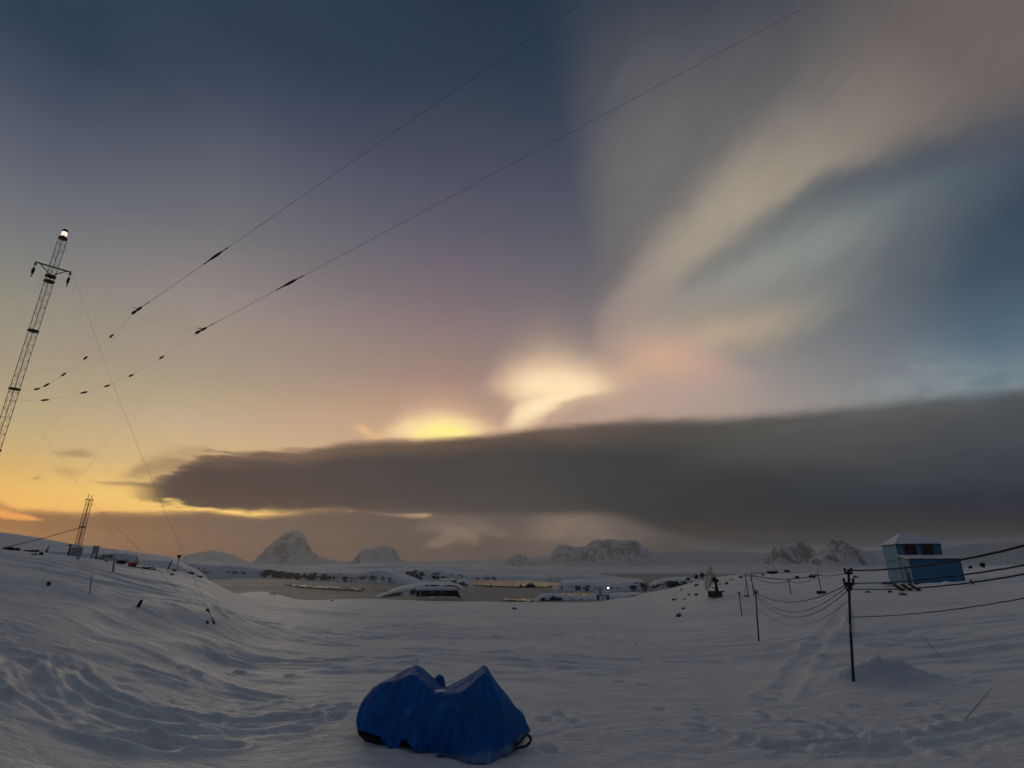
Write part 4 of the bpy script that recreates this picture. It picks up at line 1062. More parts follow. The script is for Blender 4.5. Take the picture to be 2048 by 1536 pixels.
def build_house(M):
    Zh = 75.0
    fl = at(1830, 1169, Zh)                    # front left corner of the lower block
    a = math.radians(-11)
    f = np.array((math.cos(a), math.sin(a), 0)); s = np.array((-math.sin(a), math.cos(a), 0))
    gx = fl[2] - .15
    x0 = np.array((fl[0], fl[1], 0))
    W = 6.3; DL = 2.9; DU = 4.6; WU = 5.75
    zg = gx - 1.2
    zl = z_for(fl[1], 1119)                    # eave of the lower block
    back = x0 + s * DL
    zu = z_for(back[1], 1088)                  # eave of the upper block
    h = thing('blue_house', 'two storey blue wooden house with snowy hipped roof and a lean-to in front', 'house', (x0[0], x0[1], gx))
    def P(u, v, z): return x0 + f * u + s * v + np.array((0, 0, z))
    def quad(mb, pts, mi=0): mb.add(pts, [tuple(range(len(pts)))], mi)
    # lower walls
    mb = MB()
    quad(mb, [P(0, 0, zg), P(W, 0, zg), P(W, 0, zl), P(0, 0, zl)])
    quad(mb, [P(0, DL, zg), P(0, 0, zg), P(0, 0, zl), P(0, DL, zl + .45)])
    quad(mb, [P(W, 0, zg), P(W, DL, zg), P(W, DL, zl + .45), P(W, 0, zl)])
    mb.build('lean_to_wall', M['house_blue'], h)
    # upper walls
    mb = MB(); B = DL + .003
    win = [(.95, 2.5), (3.2, 4.75)]; w0, w1 = zl + .5, zu - .16
    xs = [0] + [q for w in win for q in w] + [WU]
    for i in range(len(xs) - 1):
        if i % 2 == 0: quad(mb, [P(xs[i], B, zg), P(xs[i+1], B, zg), P(xs[i+1], B, zu), P(xs[i], B, zu)])
        else:
            quad(mb, [P(xs[i], B, zg), P(xs[i+1], B, zg), P(xs[i+1], B, w0), P(xs[i], B, w0)])
            quad(mb, [P(xs[i], B, w1), P(xs[i+1], B, w1), P(xs[i+1], B, zu), P(xs[i], B, zu)])
    quad(mb, [P(0, B + DU, zg), P(0, B, zg), P(0, B, zu), P(0, B + DU, zu)])
    quad(mb, [P(WU, B, zg), P(WU, B + DU, zg), P(WU, B + DU, zu), P(WU, B, zu)])
    quad(mb, [P(WU, B + DU, zg), P(0, B + DU, zg), P(0, B + DU, zu), P(WU, B + DU, zu)])
    mb.build('wall', M['house_blue'], h)
    # windows
    for (u0, u1) in win:
        mb = MB(); c = P((u0 + u1) / 2, B - .02, 0)
        t = .12
        for (ca, cb, sz) in (((u0 + t / 2), (w0 + w1) / 2, (t, .14, w1 - w0)), ((u1 - t / 2), (w0 + w1) / 2, (t, .14, w1 - w0)), ((u0 + u1) / 2, w0 + t / 2, (u1 - u0 - 2 * t, .14, t)), ((u0 + u1) / 2, w1 - t / 2, (u1 - u0 - 2 * t, .14, t))):
            mb.box(P(ca, B - .03, cb), sz, f)
        mb.box(P((u0 + u1) / 2, B - .02, (w0 + w1) / 2), (.05, .08, w1 - w0 - 2 * t), f)
        wf = mb.build('window', M['window_frame'], h)
        mb = MB(); quad(mb, [P(u0 + t, B + .02, w0 + t), P(u1 - t, B + .02, w0 + t), P(u1 - t, B + .02, w1 - t), P(u0 + t, B + .02, w1 - t)]); mb.build('pane', M['glass'], wf)
    # hip roof with snow
    o = .12; rz = zu + 1.75
    mb = MB(); e = [P(-o, B - o, zu), P(WU + o, B - o, zu), P(WU + o, B + DU + o, zu), P(-o, B + DU + o, zu)]
    r1, r2 = P(1.9, B + DU * .5, rz), P(WU - 1.9, B + DU * .5, rz)
    q = [p + (0, 0, .09) for p in e]
    mb.add(q + [r1, r2], [(0, 1, 5, 4), (1, 2, 5), (2, 3, 4, 5), (3, 0, 4)]); mb.add([p + (0, 0, .003) for p in e] + q, [(0, 1, 5, 4), (1, 2, 6, 5), (2, 3, 7, 6), (3, 0, 4, 7)])
    rf = mb.build('roof', M['roof_snow'], h)
    mb = MB()
    for (p, r) in ((0, 1), (1, 2), (2, 3), (3, 0)):
        c = (e[p] + e[r]) / 2; L = np.linalg.norm(e[r] - e[p]); mb.box(c - (0, 0, .10), (L + .04, .06, .18), (e[r] - e[p]) / L)
    mb.build('fascia', M['trim_dark'], rf)
    # lean-to roof with snow
    mb = MB(); zs = zl + .03
    e = [P(-.2, -.28, zs), P(W + .2, -.28, zs), P(W + .2, DL - .02, zs + .5), P(-.2, DL - .02, zs + .5)]
    q = [p + (0, 0, .16) for p in e]
    mb.add(q, [(0, 1, 2, 3)]); mb.add(e + q, [(0, 1, 5, 4), (1, 2, 6, 5), (3, 0, 4, 7), (3, 2, 1, 0)])
    lr = mb.build('lean_to_roof', M['roof_snow'], h)
    mb = MB(); mb.box(P(W / 2, -.31, zs - .03), (W + .46, .05, .16), f); mb.box(P(-.225, DL / 2 - .15, zs + .20), (DL + .24, .05, .15), s + np.array((0, 0, .165))); mb.build('fascia', M['trim_dark'], lr)
    # corner boards, seam, pipes, plinth
    for (u, v, top) in ((0, 0, zl), (W, 0, zl), (0, DL, zu - .2), (WU, DL, zu - .2)):
        mb = MB(); mb.box(P(u, v - .015, (zg + top) / 2), (.10, .10, top - zg), f); mb.build('corner_board', M['trim_blue'], h)
    mb = MB(); mb.box(P(-.03, B + DU / 2, zl - .1), (DU, .05, .09), s + np.array((0, 0, -.10))); mb.build('wall_batten', M['trim_dark'], h)
    for (v, zt) in ((1.5, zl - 1.0), (.9, zl - 1.9)):
        mb = MB(); mb.tube([P(-.10, v, zg), P(-.10, v, zt), P(-.04, v - .1, zt + .18)], .06, 7); mb.build('downpipe', M['trim_dark'], h)
    mb = MB(); mb.box(P(W / 2, -.03, gx + .1), (W, .05, .5), f); mb.build('plinth', M['trim_dark'], h)
    # pallets and planks lying before the left wall
    labs = ['weathered brown plank leaning by the left corner of the blue house, leftmost', 'weathered brown plank leaning by the left corner of the blue house, middle', 'weathered brown plank leaning by the left corner of the blue house, rightmost']
    for k, (pa, pb) in enumerate((((1790, 1170), (1806, 1182)), ((1804, 1169), (1822, 1181)), ((1818, 1168), (1840, 1182)))):
        g = hit(*pb); q = at(*pa, float(g[1] * CT + (g[2] - CZ) * ST) + 1.2)
        d = (q - g); L = np.linalg.norm(d); mb = MB(); mb.box((g + q) / 2, (L, .55, .12), d / L)
        mb.box((g + q) / 2 + (0, 0, .1), (L * .8, .12, .1), d / L)
        top_mesh(mb, 'plank', M['brown_wood'], labs[k], 'plank', tuple(g), 'planks by the blue house')
    g = hit(1778, 1171); mb = MB(); R, A = frame_at(34)
    for k in range(5): mb.box(g + R * (k * .22 - .45) + (0, 0, .30), (.14, 1.2, .05), R)
    mb.box(g + (0, -.4, .2), (1.2, .12, .14), R); mb.box(g + (0, .4, .2), (1.2, .12, .14), R)
    top_mesh(mb, 'pallet', M['brown_wood'], 'brown slatted pallet lying left of the planks by the blue house', 'pallet', tuple(g))

def build_dish(M):
    b = hit(1431, 1194); R, A = frame_at(20.5)
    Zd = b[1] * CT + (b[2] - CZ) * ST; px = Zd / F
    d = thing('satellite_dish', 'large pale satellite dish on a dark pedestal and block', 'satellite dish', tuple(b))
    mb = MB(); mb.box(b + (0, 0, .35), (27 * px, 1.6, 11 * px), R); mb.build('block', M['concrete_dark'], d)
    ax = b + R * .25 + (0, 0, 11 * px * .5 + .3)
    mb = MB(); mb.tube([ax, ax + (0, 0, .7), ax - R * .10 + (0, 0, 1.75)], [.24, .17, .13], 10); mb.tube([ax - R * .05 + (0, 0, 1.5), ax - R * .5 + (0, 0, 1.5)], [.15, .2], 8)
    mb.tube([ax + (0, 0, .25), ax - R * .9 + (0, 0, .75)], .05, 6); mb.build('pedestal', M['dark_metal'], d)
    # reflector seen nearly edge on, facing left and slightly up
    nrm = -R * .93 - A * .22 + np.array((0, 0, .26)); nrm /= np.linalg.norm(nrm)
    c = ax - R * .50 + (0, 0, 1.5)
    rad = 1.58
    u = np.cross(nrm, (0, 0, 1)); u /= np.linalg.norm(u); v = np.cross(u, nrm)
    nr, ns = 10, 36
    V = np.array([[c + (u * math.cos(t) + v * math.sin(t)) * rad * (i / nr) + nrm * .42 * (i / nr) ** 2 for t in np.linspace(0, 2 * math.pi, ns, endpoint=False)] for i in range(nr + 1)])
    V = V - np.array(d.location)
    o = grid_mesh('reflector', V, M['dish_white'], close_u=True, parent=d)
    so = o.modifiers.new('thick', 'SOLIDIFY'); so.thickness = .07
    mb = MB(); foc = c + nrm * 1.15
    for t in (0.5, 2.6, 4.7): mb.tube([c + (u * math.cos(t) + v * math.sin(t)) * rad * .85 + nrm * .3, foc], .03, 5)
    mb.build('feed_strut', M['dark_metal'], d)
    mb = MB(); mb.tube([foc - nrm * .1, foc + nrm * .25], [.12, .16], 8); mb.build('feed_horn', M['dark_metal'], d)
    mb = MB(); 
    for t in (1.2, 3.3, 5.4): mb.tube([c + (u * math.cos(t) + v * math.sin(t)) * rad * .8 + nrm * .2, c - nrm * .75], .045, 5)
    mb.tube([c - nrm * .1, c - nrm * .9], [.3, .18], 8)
    mb.build('back_frame', M['dark_metal'], d)

def build_small(M):
    # white cabin with a lamp
    b = at(1206, 1195, 128.0)
    R, A = frame_at(9.5); px = 128.0 / F
    c = thing('cabin', 'small white cabin on dark legs with one lit lamp, by the water', 'cabin', tuple(b))
    w, hh = 27 * px, 17 * px
    mb = MB(); mb.box(b + (0, 0, .55 + hh / 2), (w, 2.4, hh), R); mb.build('wall', M['cabin_white'], c)
    mb = MB(); z = .55 + hh
    e = [b + R * i * (w / 2 + .12) + A * j * 1.35 + (0, 0, z + (.18 if j > 0 else .03)) for i, j in ((-1, -1), (1, -1), (1, 1), (-1, 1))]
    mb.add(e + [p + (0, 0, .16) for p in e], [(3, 2, 1, 0), (4, 5, 6, 7), (0, 1, 5, 4), (1, 2, 6, 5), (2, 3, 7, 6), (3, 0, 4, 7)]); mb.build('roof', M['roof_snow'], c)
    mb = MB(); mb.box(b - A * 1.23 - R * w * .18 + (0, 0, .55 + hh * .42), (.8, .06, hh * .78), R); mb.build('door', M['cabin_grey'], c)
    for sx in (-1, 1):
        for sy in (-1, 1):
            mb = MB(); mb.box(b + R * sx * w * .36 + A * sy * .8 + (0, 0, .0), (.5, .5, .95), R); mb.build('leg', M['dark_metal'], c)
    mb = MB(); mb.box(b + (0, 0, .47), (w * .95, 2.2, .14), R); mb.build('floor_frame', M['dark_metal'], c)
    lp = at(1214, 1176, 128.0) ; lp = b - A * 1.3 + R * (w / 2 - .25) + (0, 0, .55 + hh * .80)
    mb = MB(); mb.tube([lp + A * .12, lp - A * .18], [.14, .20], 10); bl = mb.build('lamp_housing', M['dark_metal'], c)
    mb = MB(); mb.tube([lp - A * .185, lp - A * .24, lp - A * .30], [.19, .17, .06], 10); mb.build('lamp', M['cabin_lamp'], bl)
    # dark low hut under a snow roof
    Zs = 150.0; b = at(873, 1190, Zs); R, A = frame_at(-8.0); px = Zs / F
    s = thing('boat_shed', 'long low dark shed with two pale openings under a thick flat snow roof', 'shed', tuple(b))
    wl, hh = 80 * px, 10.5 * px
    def P(u, v, z): return b + R * u + A * v + np.array((0, 0, z))
    mb = MB(); xs = [(-.5, -.16), (-.04, .10), (.20, .5)]
    for u0, u1 in xs: mb.box(P((u0 + u1) / 2 * wl, 0, hh / 2 - .2), ((u1 - u0) * wl, .3, hh + .4), R)
    for u0, u1 in ((-.16, -.04), (.10, .20)):
        mb.box(P((u0 + u1) / 2 * wl, 0, hh * .86), ((u1 - u0) * wl, .3, hh * .28), R); mb.box(P((u0 + u1) / 2 * wl, 0, hh * .10), ((u1 - u0) * wl, .3, hh * .62), R)
    for sx in (-1, 1): mb.box(P(sx * wl * .49, 3, hh / 2 - .2), (.3, 5.7, hh + .4), R)
    mb.build('wall', M['black_wood'], s)
    for u in (-.10, .15):
        mb = MB(); mb.box(P(u * wl, .9, hh * .5), (wl * .13, .06, hh * .6), R); mb.build('pale_panel', M['cabin_white'], s)
    n = 30; mb = MB()
    V = np.array([[P(u * wl, v, hh + .1 + .55 * (1 - abs(2 * (v + .3) / 6.6 - 1) ** 4) * (1 - abs(2 * u) ** 8 * .8) + .12 * float(PN[3](np.array([u * 9]), np.array([v * .6]))[0])) for u in np.linspace(-.53, .53, n)] for v in np.linspace(-.3, 6.3, 12)])
    V[0, :, 2] -= .25; V -= np.array(s.location)
    o = grid_mesh('snow_roof', V, M['roof_snow'], parent=s); so = o.modifiers.new('thick', 'SOLIDIFY'); so.thickness = .25
    mb = MB(); p = P(.5 * wl, -.1, 0); mb.add([P(.5 * wl, -.15, hh), P(.5 * wl, -.15, -.6), P(.62 * wl, -.15, -.9), P(.5 * wl, .3, hh), P(.5 * wl, .3, -.6), P(.62 * wl, .3, -.9)], [(0, 1, 2), (3, 5, 4), (0, 2, 5, 3), (1, 4, 5, 2), (0, 3, 4, 1)]); mb.build('buttress', M['black_wood'], s)
    mb = MB(); mb.tube([P(-.40 * wl, -.25, -.3), P(-.40 * wl, -.25, hh)], .22, 8); mb.build('pale_post', M['cabin_grey'], s)
    # instruments on the left crest
    def stand(px, pb, ptop, Zx, name, label, cat, kind):
        q = at(px, pb, Zx); R, A = frame_at(azel(px, pb)[0]); k = Zx / F
        gzz = gz(q[0], q[1]); zb = min(q[2], gzz); zt = z_for(q[1], ptop)
        o = thing(name, label, cat, (q[0], q[1], zb))
        base = np.array((q[0], q[1], zb)); top = np.array((q[0], q[1], zt)); return o, base, top, R, A, k, q
    o, b, t, R, A, k, q = stand(135, 1115, 1090, 56, 'signal_post', 'black post with a bracket tip and wide foot, left of the short mast', 'post', 0)
    mb = MB(); mb.tube([b - (0, 0, .2), t], .075, 8); mb.build('post', M['dark_metal'], o)
    mb = MB(); mb.box(t - R * .02 + (0, 0, .0), (.42, .14, .12), R); mb.build('bracket', M['dark_metal'], o)
    mb = MB(); mb.tube([q - (0, 0, .15), q + (0, 0, .12), q + (0, 0, .22)], [.42, .38, .12], 12); mb.build('foot', M['dark_metal'], o)
    o, b, t, R, A, k, q = stand(187, 1117, 1093, 55, 'instrument_screen', 'grey louvred instrument box on two stubby legs, right of the short mast', 'instrument box', 0)
    H = t[2] - q[2]; mb = MB(); mb.box(q + (0, 0, H * .68), (.52, .5, H * .6), R)
    for j in range(5): mb.box(q - A * .265 + (0, 0, H * (.45 + .11 * j)), (.54, .03, .05), R)
    mb.build('box', M['galv_pale'], o)
    mb = MB(); mb.box(q + (0, 0, H + .03), (.62, .6, .06), R); mb.build('lid', M['galv'], o)
    for sx in (-1, 1): mb = MB(); mb.box(q + R * sx * .19 + (0, 0, H * .10), (.09, .4, H * .6), R); mb.build('leg', M['dark_metal'], o)
    # triangle marker
    def tri(px, ptop, pbot, pb, Zx, label, half):
        q = at(px, pb, Zx); R, A = frame_at(azel(px, pb)[0]); k = Zx / F
        o = thing('triangle_marker', label, 'marker sign', tuple(q))
        zt, zl = z_for(q[1], ptop), z_for(q[1], pbot)
        mb = MB(); c = np.array((q[0], q[1], 0)) - A * .05; w = half * k
        f = [c - R * w + (0, 0, zt), c + R * w + (0, 0, zt), c + (0, 0, zl)]; g = [p + A * .04 for p in f]
        mb.add(f + g, [(0, 2, 1), (3, 4, 5), (0, 1, 4, 3), (1, 2, 5, 4), (2, 0, 3, 5)]); mb.build('panel', M['black_paint'], o)
        mb = MB(); mb.tube([(q[0], q[1], q[2] - .3), (q[0], q[1], zt - .05)], .035, 7); mb.build('post', M['galv'], o)
    tri(353, 1110, 1119, 1140, 55, 'black triangular marker, point down, on a thin post on the left crest', 5.0)
    tri(2020, 1154, 1162, 1166, 70, 'small black triangular marker, point down, in the snow right of the blue house', 4.0)
    # posts and stakes
    def stake(p0, p1, r, label, name='stake', mat='dark_metal', head=0):
        g = hit(*p0); Zs = float(g[1] * CT + (g[2] - CZ) * ST); t = at(*p1, Zs); d = t - g
        mb = MB(); mb.tube([g - d * .15, g + d * .5, t], [r, r * 1.05, r * .9], 8)
        if head: mb.box(t, (head, head * .6, head * .5), frame_at(azel(*p0)[0])[0])
        top_mesh(mb, name, M[mat], label, 'stake', tuple(g))
    stake((226, 1143), (229, 1119), .05, 'grey post leaning beside the black boulder on the left crest', 'stake', 'galv')
    stake((335, 1140), (344, 1121), .05, 'dark leaning stake just left of the triangular marker')
    stake((97, 1171), (98, 1164), .06, 'stubby black stake with a wide foot alone on the left slope', head=.0)
    stake((276, 1214), (283, 1201), .06, 'short thick black stake leaning right on the left slope', head=.10)
    stake((179, 1188), (184, 1150), .022, 'thin pale cane upright on the left slope below the short mast', 'cane', 'galv_pale')
    stake((1362, 1182), (1363, 1176), .12, 'dark stub of a post among the rocks left of the dish')
    stake((1947, 1168), (1940, 1160), .10, 'dark stub of a post by the right corner of the blue house')
    g = hit(264, 1133); mb = MB(); R, A = frame_at(-34)
    mb.tube([g - R * .28 + (0, 0, .12), g - R * .25 + (0, 0, .12), g + R * .25 + (0, 0, .12), g + R * .28 + (0, 0, .12)], [.13, .17, .17, .13], 12); mb.tube([g - R * .05 + (0, 0, .12), g + R * .05 + (0, 0, .12)], .185, 12)
    top_mesh(mb, 'fuel_can', M['red_paint'], 'red canister lying among the dark rocks on the left crest', 'canister', tuple(g))
    for (px, py, lab) in ((98, 1171, None),):
        pass

def rock_mesh(c, w, d, h, seed):
    import bmesh
    bm = bmesh.new(); bmesh.ops.create_icosphere(bm, subdivisions=3, radius=1.0)
    r = np.random.RandomState(seed)
    dirs = r.randn(9, 3); dirs /= np.linalg.norm(dirs, axis=1)[:, None]; cut = .55 + .35 * r.rand(9)
    V = np.array([v.co[:] for v in bm.verts])
    for dd, cc in zip(dirs, cut):                                # facets
        t = V @ dd; V = V - np.maximum(t - cc, 0)[:, None] * dd * .9
    V = V * (1 + .25 * fbm(V[:, 0] * 1.7 + seed, V[:, 1] * 1.7 + V[:, 2] * 1.3, 4, .6, seed % 5)[:, None])
    V = V * np.array((w / 2, d / 2, h))
    a = r.rand() * .8 - .4; ca, sa = math.cos(a), math.sin(a)
    mb = MB(); Q = np.stack([V[:, 0] * ca - V[:, 1] * sa, V[:, 0] * sa + V[:, 1] * ca, V[:, 2]], -1) + np.array(c)
    mb.add(Q, [tuple(v.index for v in f.verts) for f in bm.faces]); bm.free()
    return mb

ROCKS = [  # px, py of the foot, width px, height px, label
 (14,1100,30,8,'long black rock at the extreme left end of the crest'),
 (31,1100,20,6,'flat black rock on the crest, next to the one at the extreme left'),
 (62,1103,44,5,'thin black rock ledge on the left crest, left of the black post'),
 (82,1111,9,9,'upright dark rock under the right end of the thin ledge'),
 (68,1110,14,3,'low dark stone just left of the upright dark rock'),
 (155,1119,8,5,'small black stone at the foot of the short lattice mast'),
 (241,1128,20,10,'black angular boulder beside the leaning grey post'),
 (213,1124,9,3,'tiny dark stone left of the leaning grey post'),
 (288,1137,40,4,'thin dark rock strip right of the red canister'),
 (305,1140,18,4,'dark rock at the right end of the thin strip'),
 (348,1143,12,6,'round black rock at the foot of the triangular marker'),
 (372,1146,46,5,'long black rock ledge right of the triangular marker'),
 (343,1151,12,5,'lone dark rock on the snow below the triangular marker'),
 (397,1155,16,4,'dark rock where the left crest meets the water'),
 (472,1176,24,6,'dark rock on the near shore, left end of the water'),
 (492,1182,12,5,'small dark rock next along the near shore from the left'),
 (545,1190,16,3,'flat dark rock on the curve of the near shore'),
 (664,1203,8,3,'tiny dark stone at the lowest bend of the near shore'),
 (720,1194,24,5,'low dark rock at the water where the near shore juts out'),
 (764,1191,10,6,'dark rock left of the low shed, first of three'),
 (782,1188,10,8,'taller dark rock left of the low shed, middle of three'),
 (797,1189,14,5,'flat dark rock left of the low shed, last of three'),
 (1029,1219,13,4,'flat black stone alone on the snow in the middle'),
 (1358,1233,13,9,'dark rough rock alone on the snow left of the slim post'),
 (1367,1219,9,4,'small dark stone above the rough rock left of the slim post'),
 (1349,1201,14,4,'low dark rock below the rocks left of the dish'),
 (1370,1199,12,3,'flat dark rock half buried left of the dish block'),
 (1378,1192,9,5,'dark rock left of the dish block, nearer the water'),
 (1393,1192,9,5,'dark rock left of the dish block, nearer the dish'),
 (1376,1158,10,4,'dark rock on the skyline left of the dish, lowest of three'),
 (1392,1154,9,6,'dark rock on the skyline left of the dish, middle of three'),
 (1404,1150,9,6,'dark rock on the skyline left of the dish, highest of three'),
 (1393,1173,14,5,'dark rock behind the dish rim on the left'),
 (1440,1170,6,4,'small dark stone close right of the dish'),
 (1453,1169,7,8,'pointed dark rock right of the dish'),
 (1447,1185,10,4,'flat dark stone right of the dish block'),
 (1463,1161,8,3,'thin dark stone behind the pointed rock'),
 (1482,1157,8,7,'dark upright rock left of the twin posts'),
 (1494,1194,14,5,'dark rock at the foot of the twin posts'),
 (1527,1152,9,4,'small dark rock right of the twin posts'),
 (1544,1144,26,5,'wide dark rock on the skyline right of the twin posts'),
 (1574,1142,14,4,'dark rock on the skyline below the jagged peaks'),
 (1595,1157,14,6,'dark rock behind the short distant post'),
 (1625,1156,18,7,'dark rock left of the thin grey post'),
 (1711,1157,14,6,'dark rock just right of the tall post'),
 (1735,1186,16,4,'low dark rock in the snow between tall post and house'),
 (1780,1186,10,5,'dark rock below the pallet'),
 (1805,1191,18,6,'wide black rock under the planks by the house'),
 (1838,1180,8,4,'small dark stone at the front left corner of the house'),
 (1941,1134,9,4,'small dark rock on the slope right of the house'),
 (1965,1130,14,8,'jagged dark rock farther right on the slope beyond the house'),
 (1972,1162,8,4,'dark stone in the snow between house and small marker'),
]
SEA_ROCKS = [
 (1062,1175,28,10,'black rock standing in the open water, the larger one'),
 (1042,1175,7,5,'black rock standing in the open water, the smaller one'),
 (980,1174,14,4,'dark low rock in the bright water at left'),
 (968,1173,9,3,'tiny dark rock in the bright water, farthest left'),
 (1092,1197,20,9,'dark rock on the spit left of the white cabin'),
 (1072,1202,9,6,'dark rock at the tip of the spit'),
 (1290,1182,10,4,'dark rock under the rounded snow island'),
 (1258,1194,8,5,'dark stone right of the white cabin'),
]
def build_rocks(M):
    for i, (px, py, w, h, lab) in enumerate(ROCKS):
        g = hit(px, py - 1); Zs = float(g[1] * CT + (g[2] - CZ) * ST); k = Zs / F
        if abs(proj(g)[1] - py) > 6: g = at(px, py, min(Zs, 60)); k = min(Zs, 60) / F
        mb = rock_mesh(g + (0, 0, h * k * .02), w * k * (.95 if w > 15 else .85), max(w * k * .6, h * k * 1.1), h * k * .8, i + 3)
        top_mesh(mb, 'rock', M['rock'], lab, 'rock', tuple(g), None, False)
    for i, (px, py, w, h, lab) in enumerate(SEA_ROCKS):
        q = np.array((*on_sea(px, py), 0.0)); Zs = q[1] * CT - CZ * ST; k = Zs / F
        mb = rock_mesh(q, w * k, w * k * .8, h * k, i + 61)
        top_mesh(mb, 'rock', M['rock'], lab, 'rock', tuple(q))

# ------------------------------------------------------------------ covered snowmobile
def build_snowmobile(M):
    C0 = hit(966, 1523, 3, 40); CL = hit(717, 1462, 3, 40)
    zb = (C0[2] + CL[2]) / 2
    def gp(px, py):
        d = ray(px, py); t = (zb - CZ) / d[2]; return np.array((d[0] * t, d[1] * t, zb))
    C0 = gp(966, 1524); CL = gp(714, 1478); CB = gp(1052, 1474)
    a = CL - C0; a[2] = 0; L = np.linalg.norm(a); a /= L
    b = np.array((-a[1], a[0], 0)); b = b if b[1] > 0 else -b
    Wd = abs(float((CB - C0) @ b))
    def on(px, py, off):
        P0 = C0 + b * off; d = np.array(ray(px, py)); o = np.array((0, 0, CZ))
        t = ((P0 - o) @ b) / (d @ b); return o + d * t
    root = thing('snowmobile', 'snowmobile under a blue fabric cover with two pointed peaks, parked on the snow', 'snowmobile', tuple(C0 + a * L / 2 + b * Wd / 2))
    def line(pts, off):
        Q = np.array([on(x, y, off) for x, y in pts]); return Q
    N = 110
    def resample(Q, n=N):
        t = np.concatenate([[0], np.cumsum(np.linalg.norm(np.diff(Q, axis=0), axis=1))]); t /= t[-1]
        u = np.linspace(0, 1, n)
        return np.stack([np.interp(u, t, Q[:, k]) for k in range(3)], -1)
    def by_s(Q, s0, s1):
        """resample on equal steps along the vehicle"""
        s = (Q - C0) @ a; o = np.argsort(s)
        u = np.linspace(s0, s1, N)
        return np.stack([np.interp(u, s[o], Q[o, k]) for k in range(3)], -1) * 1.0
    hem = line([(717,1459),(741,1464),(756,1470),(768,1469),(776,1482),(786,1496),(808,1499),(812,1484),(816,1477),(824,1480),(836,1490),(852,1502),(883,1506),(906,1513),(936,1521),(966,1524)], 0.0)
    mid = line([(716,1436),(745,1436),(790,1442),(830,1446),(870,1452),(910,1462),(950,1468),(972,1470)], 0.03)
    upm = line([(722,1408),(745,1406),(790,1406),(826,1404),(870,1420),(910,1426),(950,1414),(972,1400)], 0.13)
    fr = line([(731,1394),(746,1380),(762,1371),(800,1358),(820,1350),(832,1353),(846,1366),(860,1379),(872,1388),(893,1392),(910,1391),(925,1383),(940,1371),(955,1356),(966,1346),(974,1346)], .26)
    bk = line([(740,1385),(750,1373),(772,1361),(800,1346),(826,1331),(834,1329),(842,1332),(856,1348),(870,1372),(880,1377),(893,1376),(912,1366),(934,1354),(955,1339),(966,1331),(974,1333)], .26 + Wd * .42)
    def rs(Q): 
        s = (Q - C0) @ a; return by_s(Q, float(s.max()), float(s.min()))
    Hm, Md, Um, Fr, Bk = rs(hem), rs(mid), rs(upm), rs(fr), rs(bk)
    B1 = Bk + b * (Wd * .30); B1[:, 2] = zb + (Bk[:, 2] - zb) * .5
    B0 = Bk + b * (Wd * .36); B0[:, 2] = zb + .02
    # back right hem reaches the corner CB
    wgt = np.linspace(0, 1, N)[:, None] ** 3
    B0 = B0 * (1 - wgt) + (CB + (0, 0, .05)) * wgt
    B1 = B1 * (1 - wgt) + ((Bk[-1] + CB) / 2 + a * -.03) * wgt
    keys = [Hm, Md, Um, Fr, (Fr * .5 + Bk * .5) - np.array((0, 0, .045)), Bk, B1, B0]
    K = np.stack(keys, 0)                                        # (8, N, 3)
    # round off both ends
    def endcap(K, side, target, out, n=22):
        rings = []
        last = K[:, -1] if side > 0 else K[:, 0]
        for e in np.linspace(0, 1, n + 1)[1:]:
            q = last * (1 - e) + target[None] * e
            q = q + out * math.sin(math.pi * e) * .12 * np.clip((last[:, 2:3] - zb) / .9, 0.1, 1)
            rings.append(q)
        R = np.stack(rings, 1)
        return R if side > 0 else R[:, ::-1]
    tgt = gp(1016, 1508) + np.array((0, 0, .02))
    right = endcap(K, 1, tgt, -a)
    tl = K[7, 0] * .5 + K[0, 0] * .5 + a * .01; tl[2] = zb + .22
    left = endcap(K, -1, tl, a * .25)
    K = np.concatenate([left, K, right], 1)
    # fill between the key lines
    n = 64; seg = np.linspace(0, 7, n); rows = []
    for s in seg:
        i = min(int(s), 6); t = s - i
        p0, p1, p2, p3 = K[max(i - 1, 0)], K[i], K[i + 1], K[min(i + 2, 7)]
        tn = .22 if i in (2, 3, 4, 5) else .5
        m1, m2 = (p2 - p0) * tn, (p3 - p1) * tn
        h = (2*t**3 - 3*t**2 + 1) * p1 + (t**3 - 2*t**2 + t) * m1 + (-2*t**3 + 3*t**2) * p2 + (t**3 - t**2) * m2
        rows.append(h)
    V = np.stack(rows, 0)                                        # (n, cols, 3)
    # folds: soft pleats hanging from the peaks, deeper toward the hem
    for _ in range(1):
        V[1:-1, 1:-1] = (V[1:-1, 1:-1] * 2 + V[:-2, 1:-1] + V[2:, 1:-1] + V[1:-1, :-2] + V[1:-1, 2:]) / 6
    du = np.gradient(V, axis=1); dv = np.gradient(V, axis=0)
    nr = np.cross(du, dv); nr /= np.maximum(np.linalg.norm(nr, axis=2, keepdims=True), 1e-6)
    if (nr[n // 4, N // 2] @ -b) < 0: nr = -nr
    s = (V - C0) @ a; hgt = V[:, :, 2] - zb
    low = np.clip(1.1 - hgt / .9, 0, 1)
    peak_s = float((on(967, 1340, .4) - C0) @ a); peak2 = float((on(826, 1340, .4) - C0) @ a)
    ang = np.arctan2(s - peak_s, np.maximum(1.35 - hgt, .05)); ang2 = np.arctan2(s - peak2, np.maximum(1.35 - hgt, .05))
    pl = lambda t, k: 1 - 2 * np.abs(fbm(t, t * 0 + k, 3, .5, k))
    f = .115 * low * pl(ang * 3.4 + 1, 1) + .08 * low * pl(ang2 * 3.0 + 4, 2) + .022 * fbm(s * 2.2, hgt * 2.6, 3, .5, 4) + .022 * low**3 * np.sin(s * 17 + 2 * PN[2](s * 2, hgt * 2))
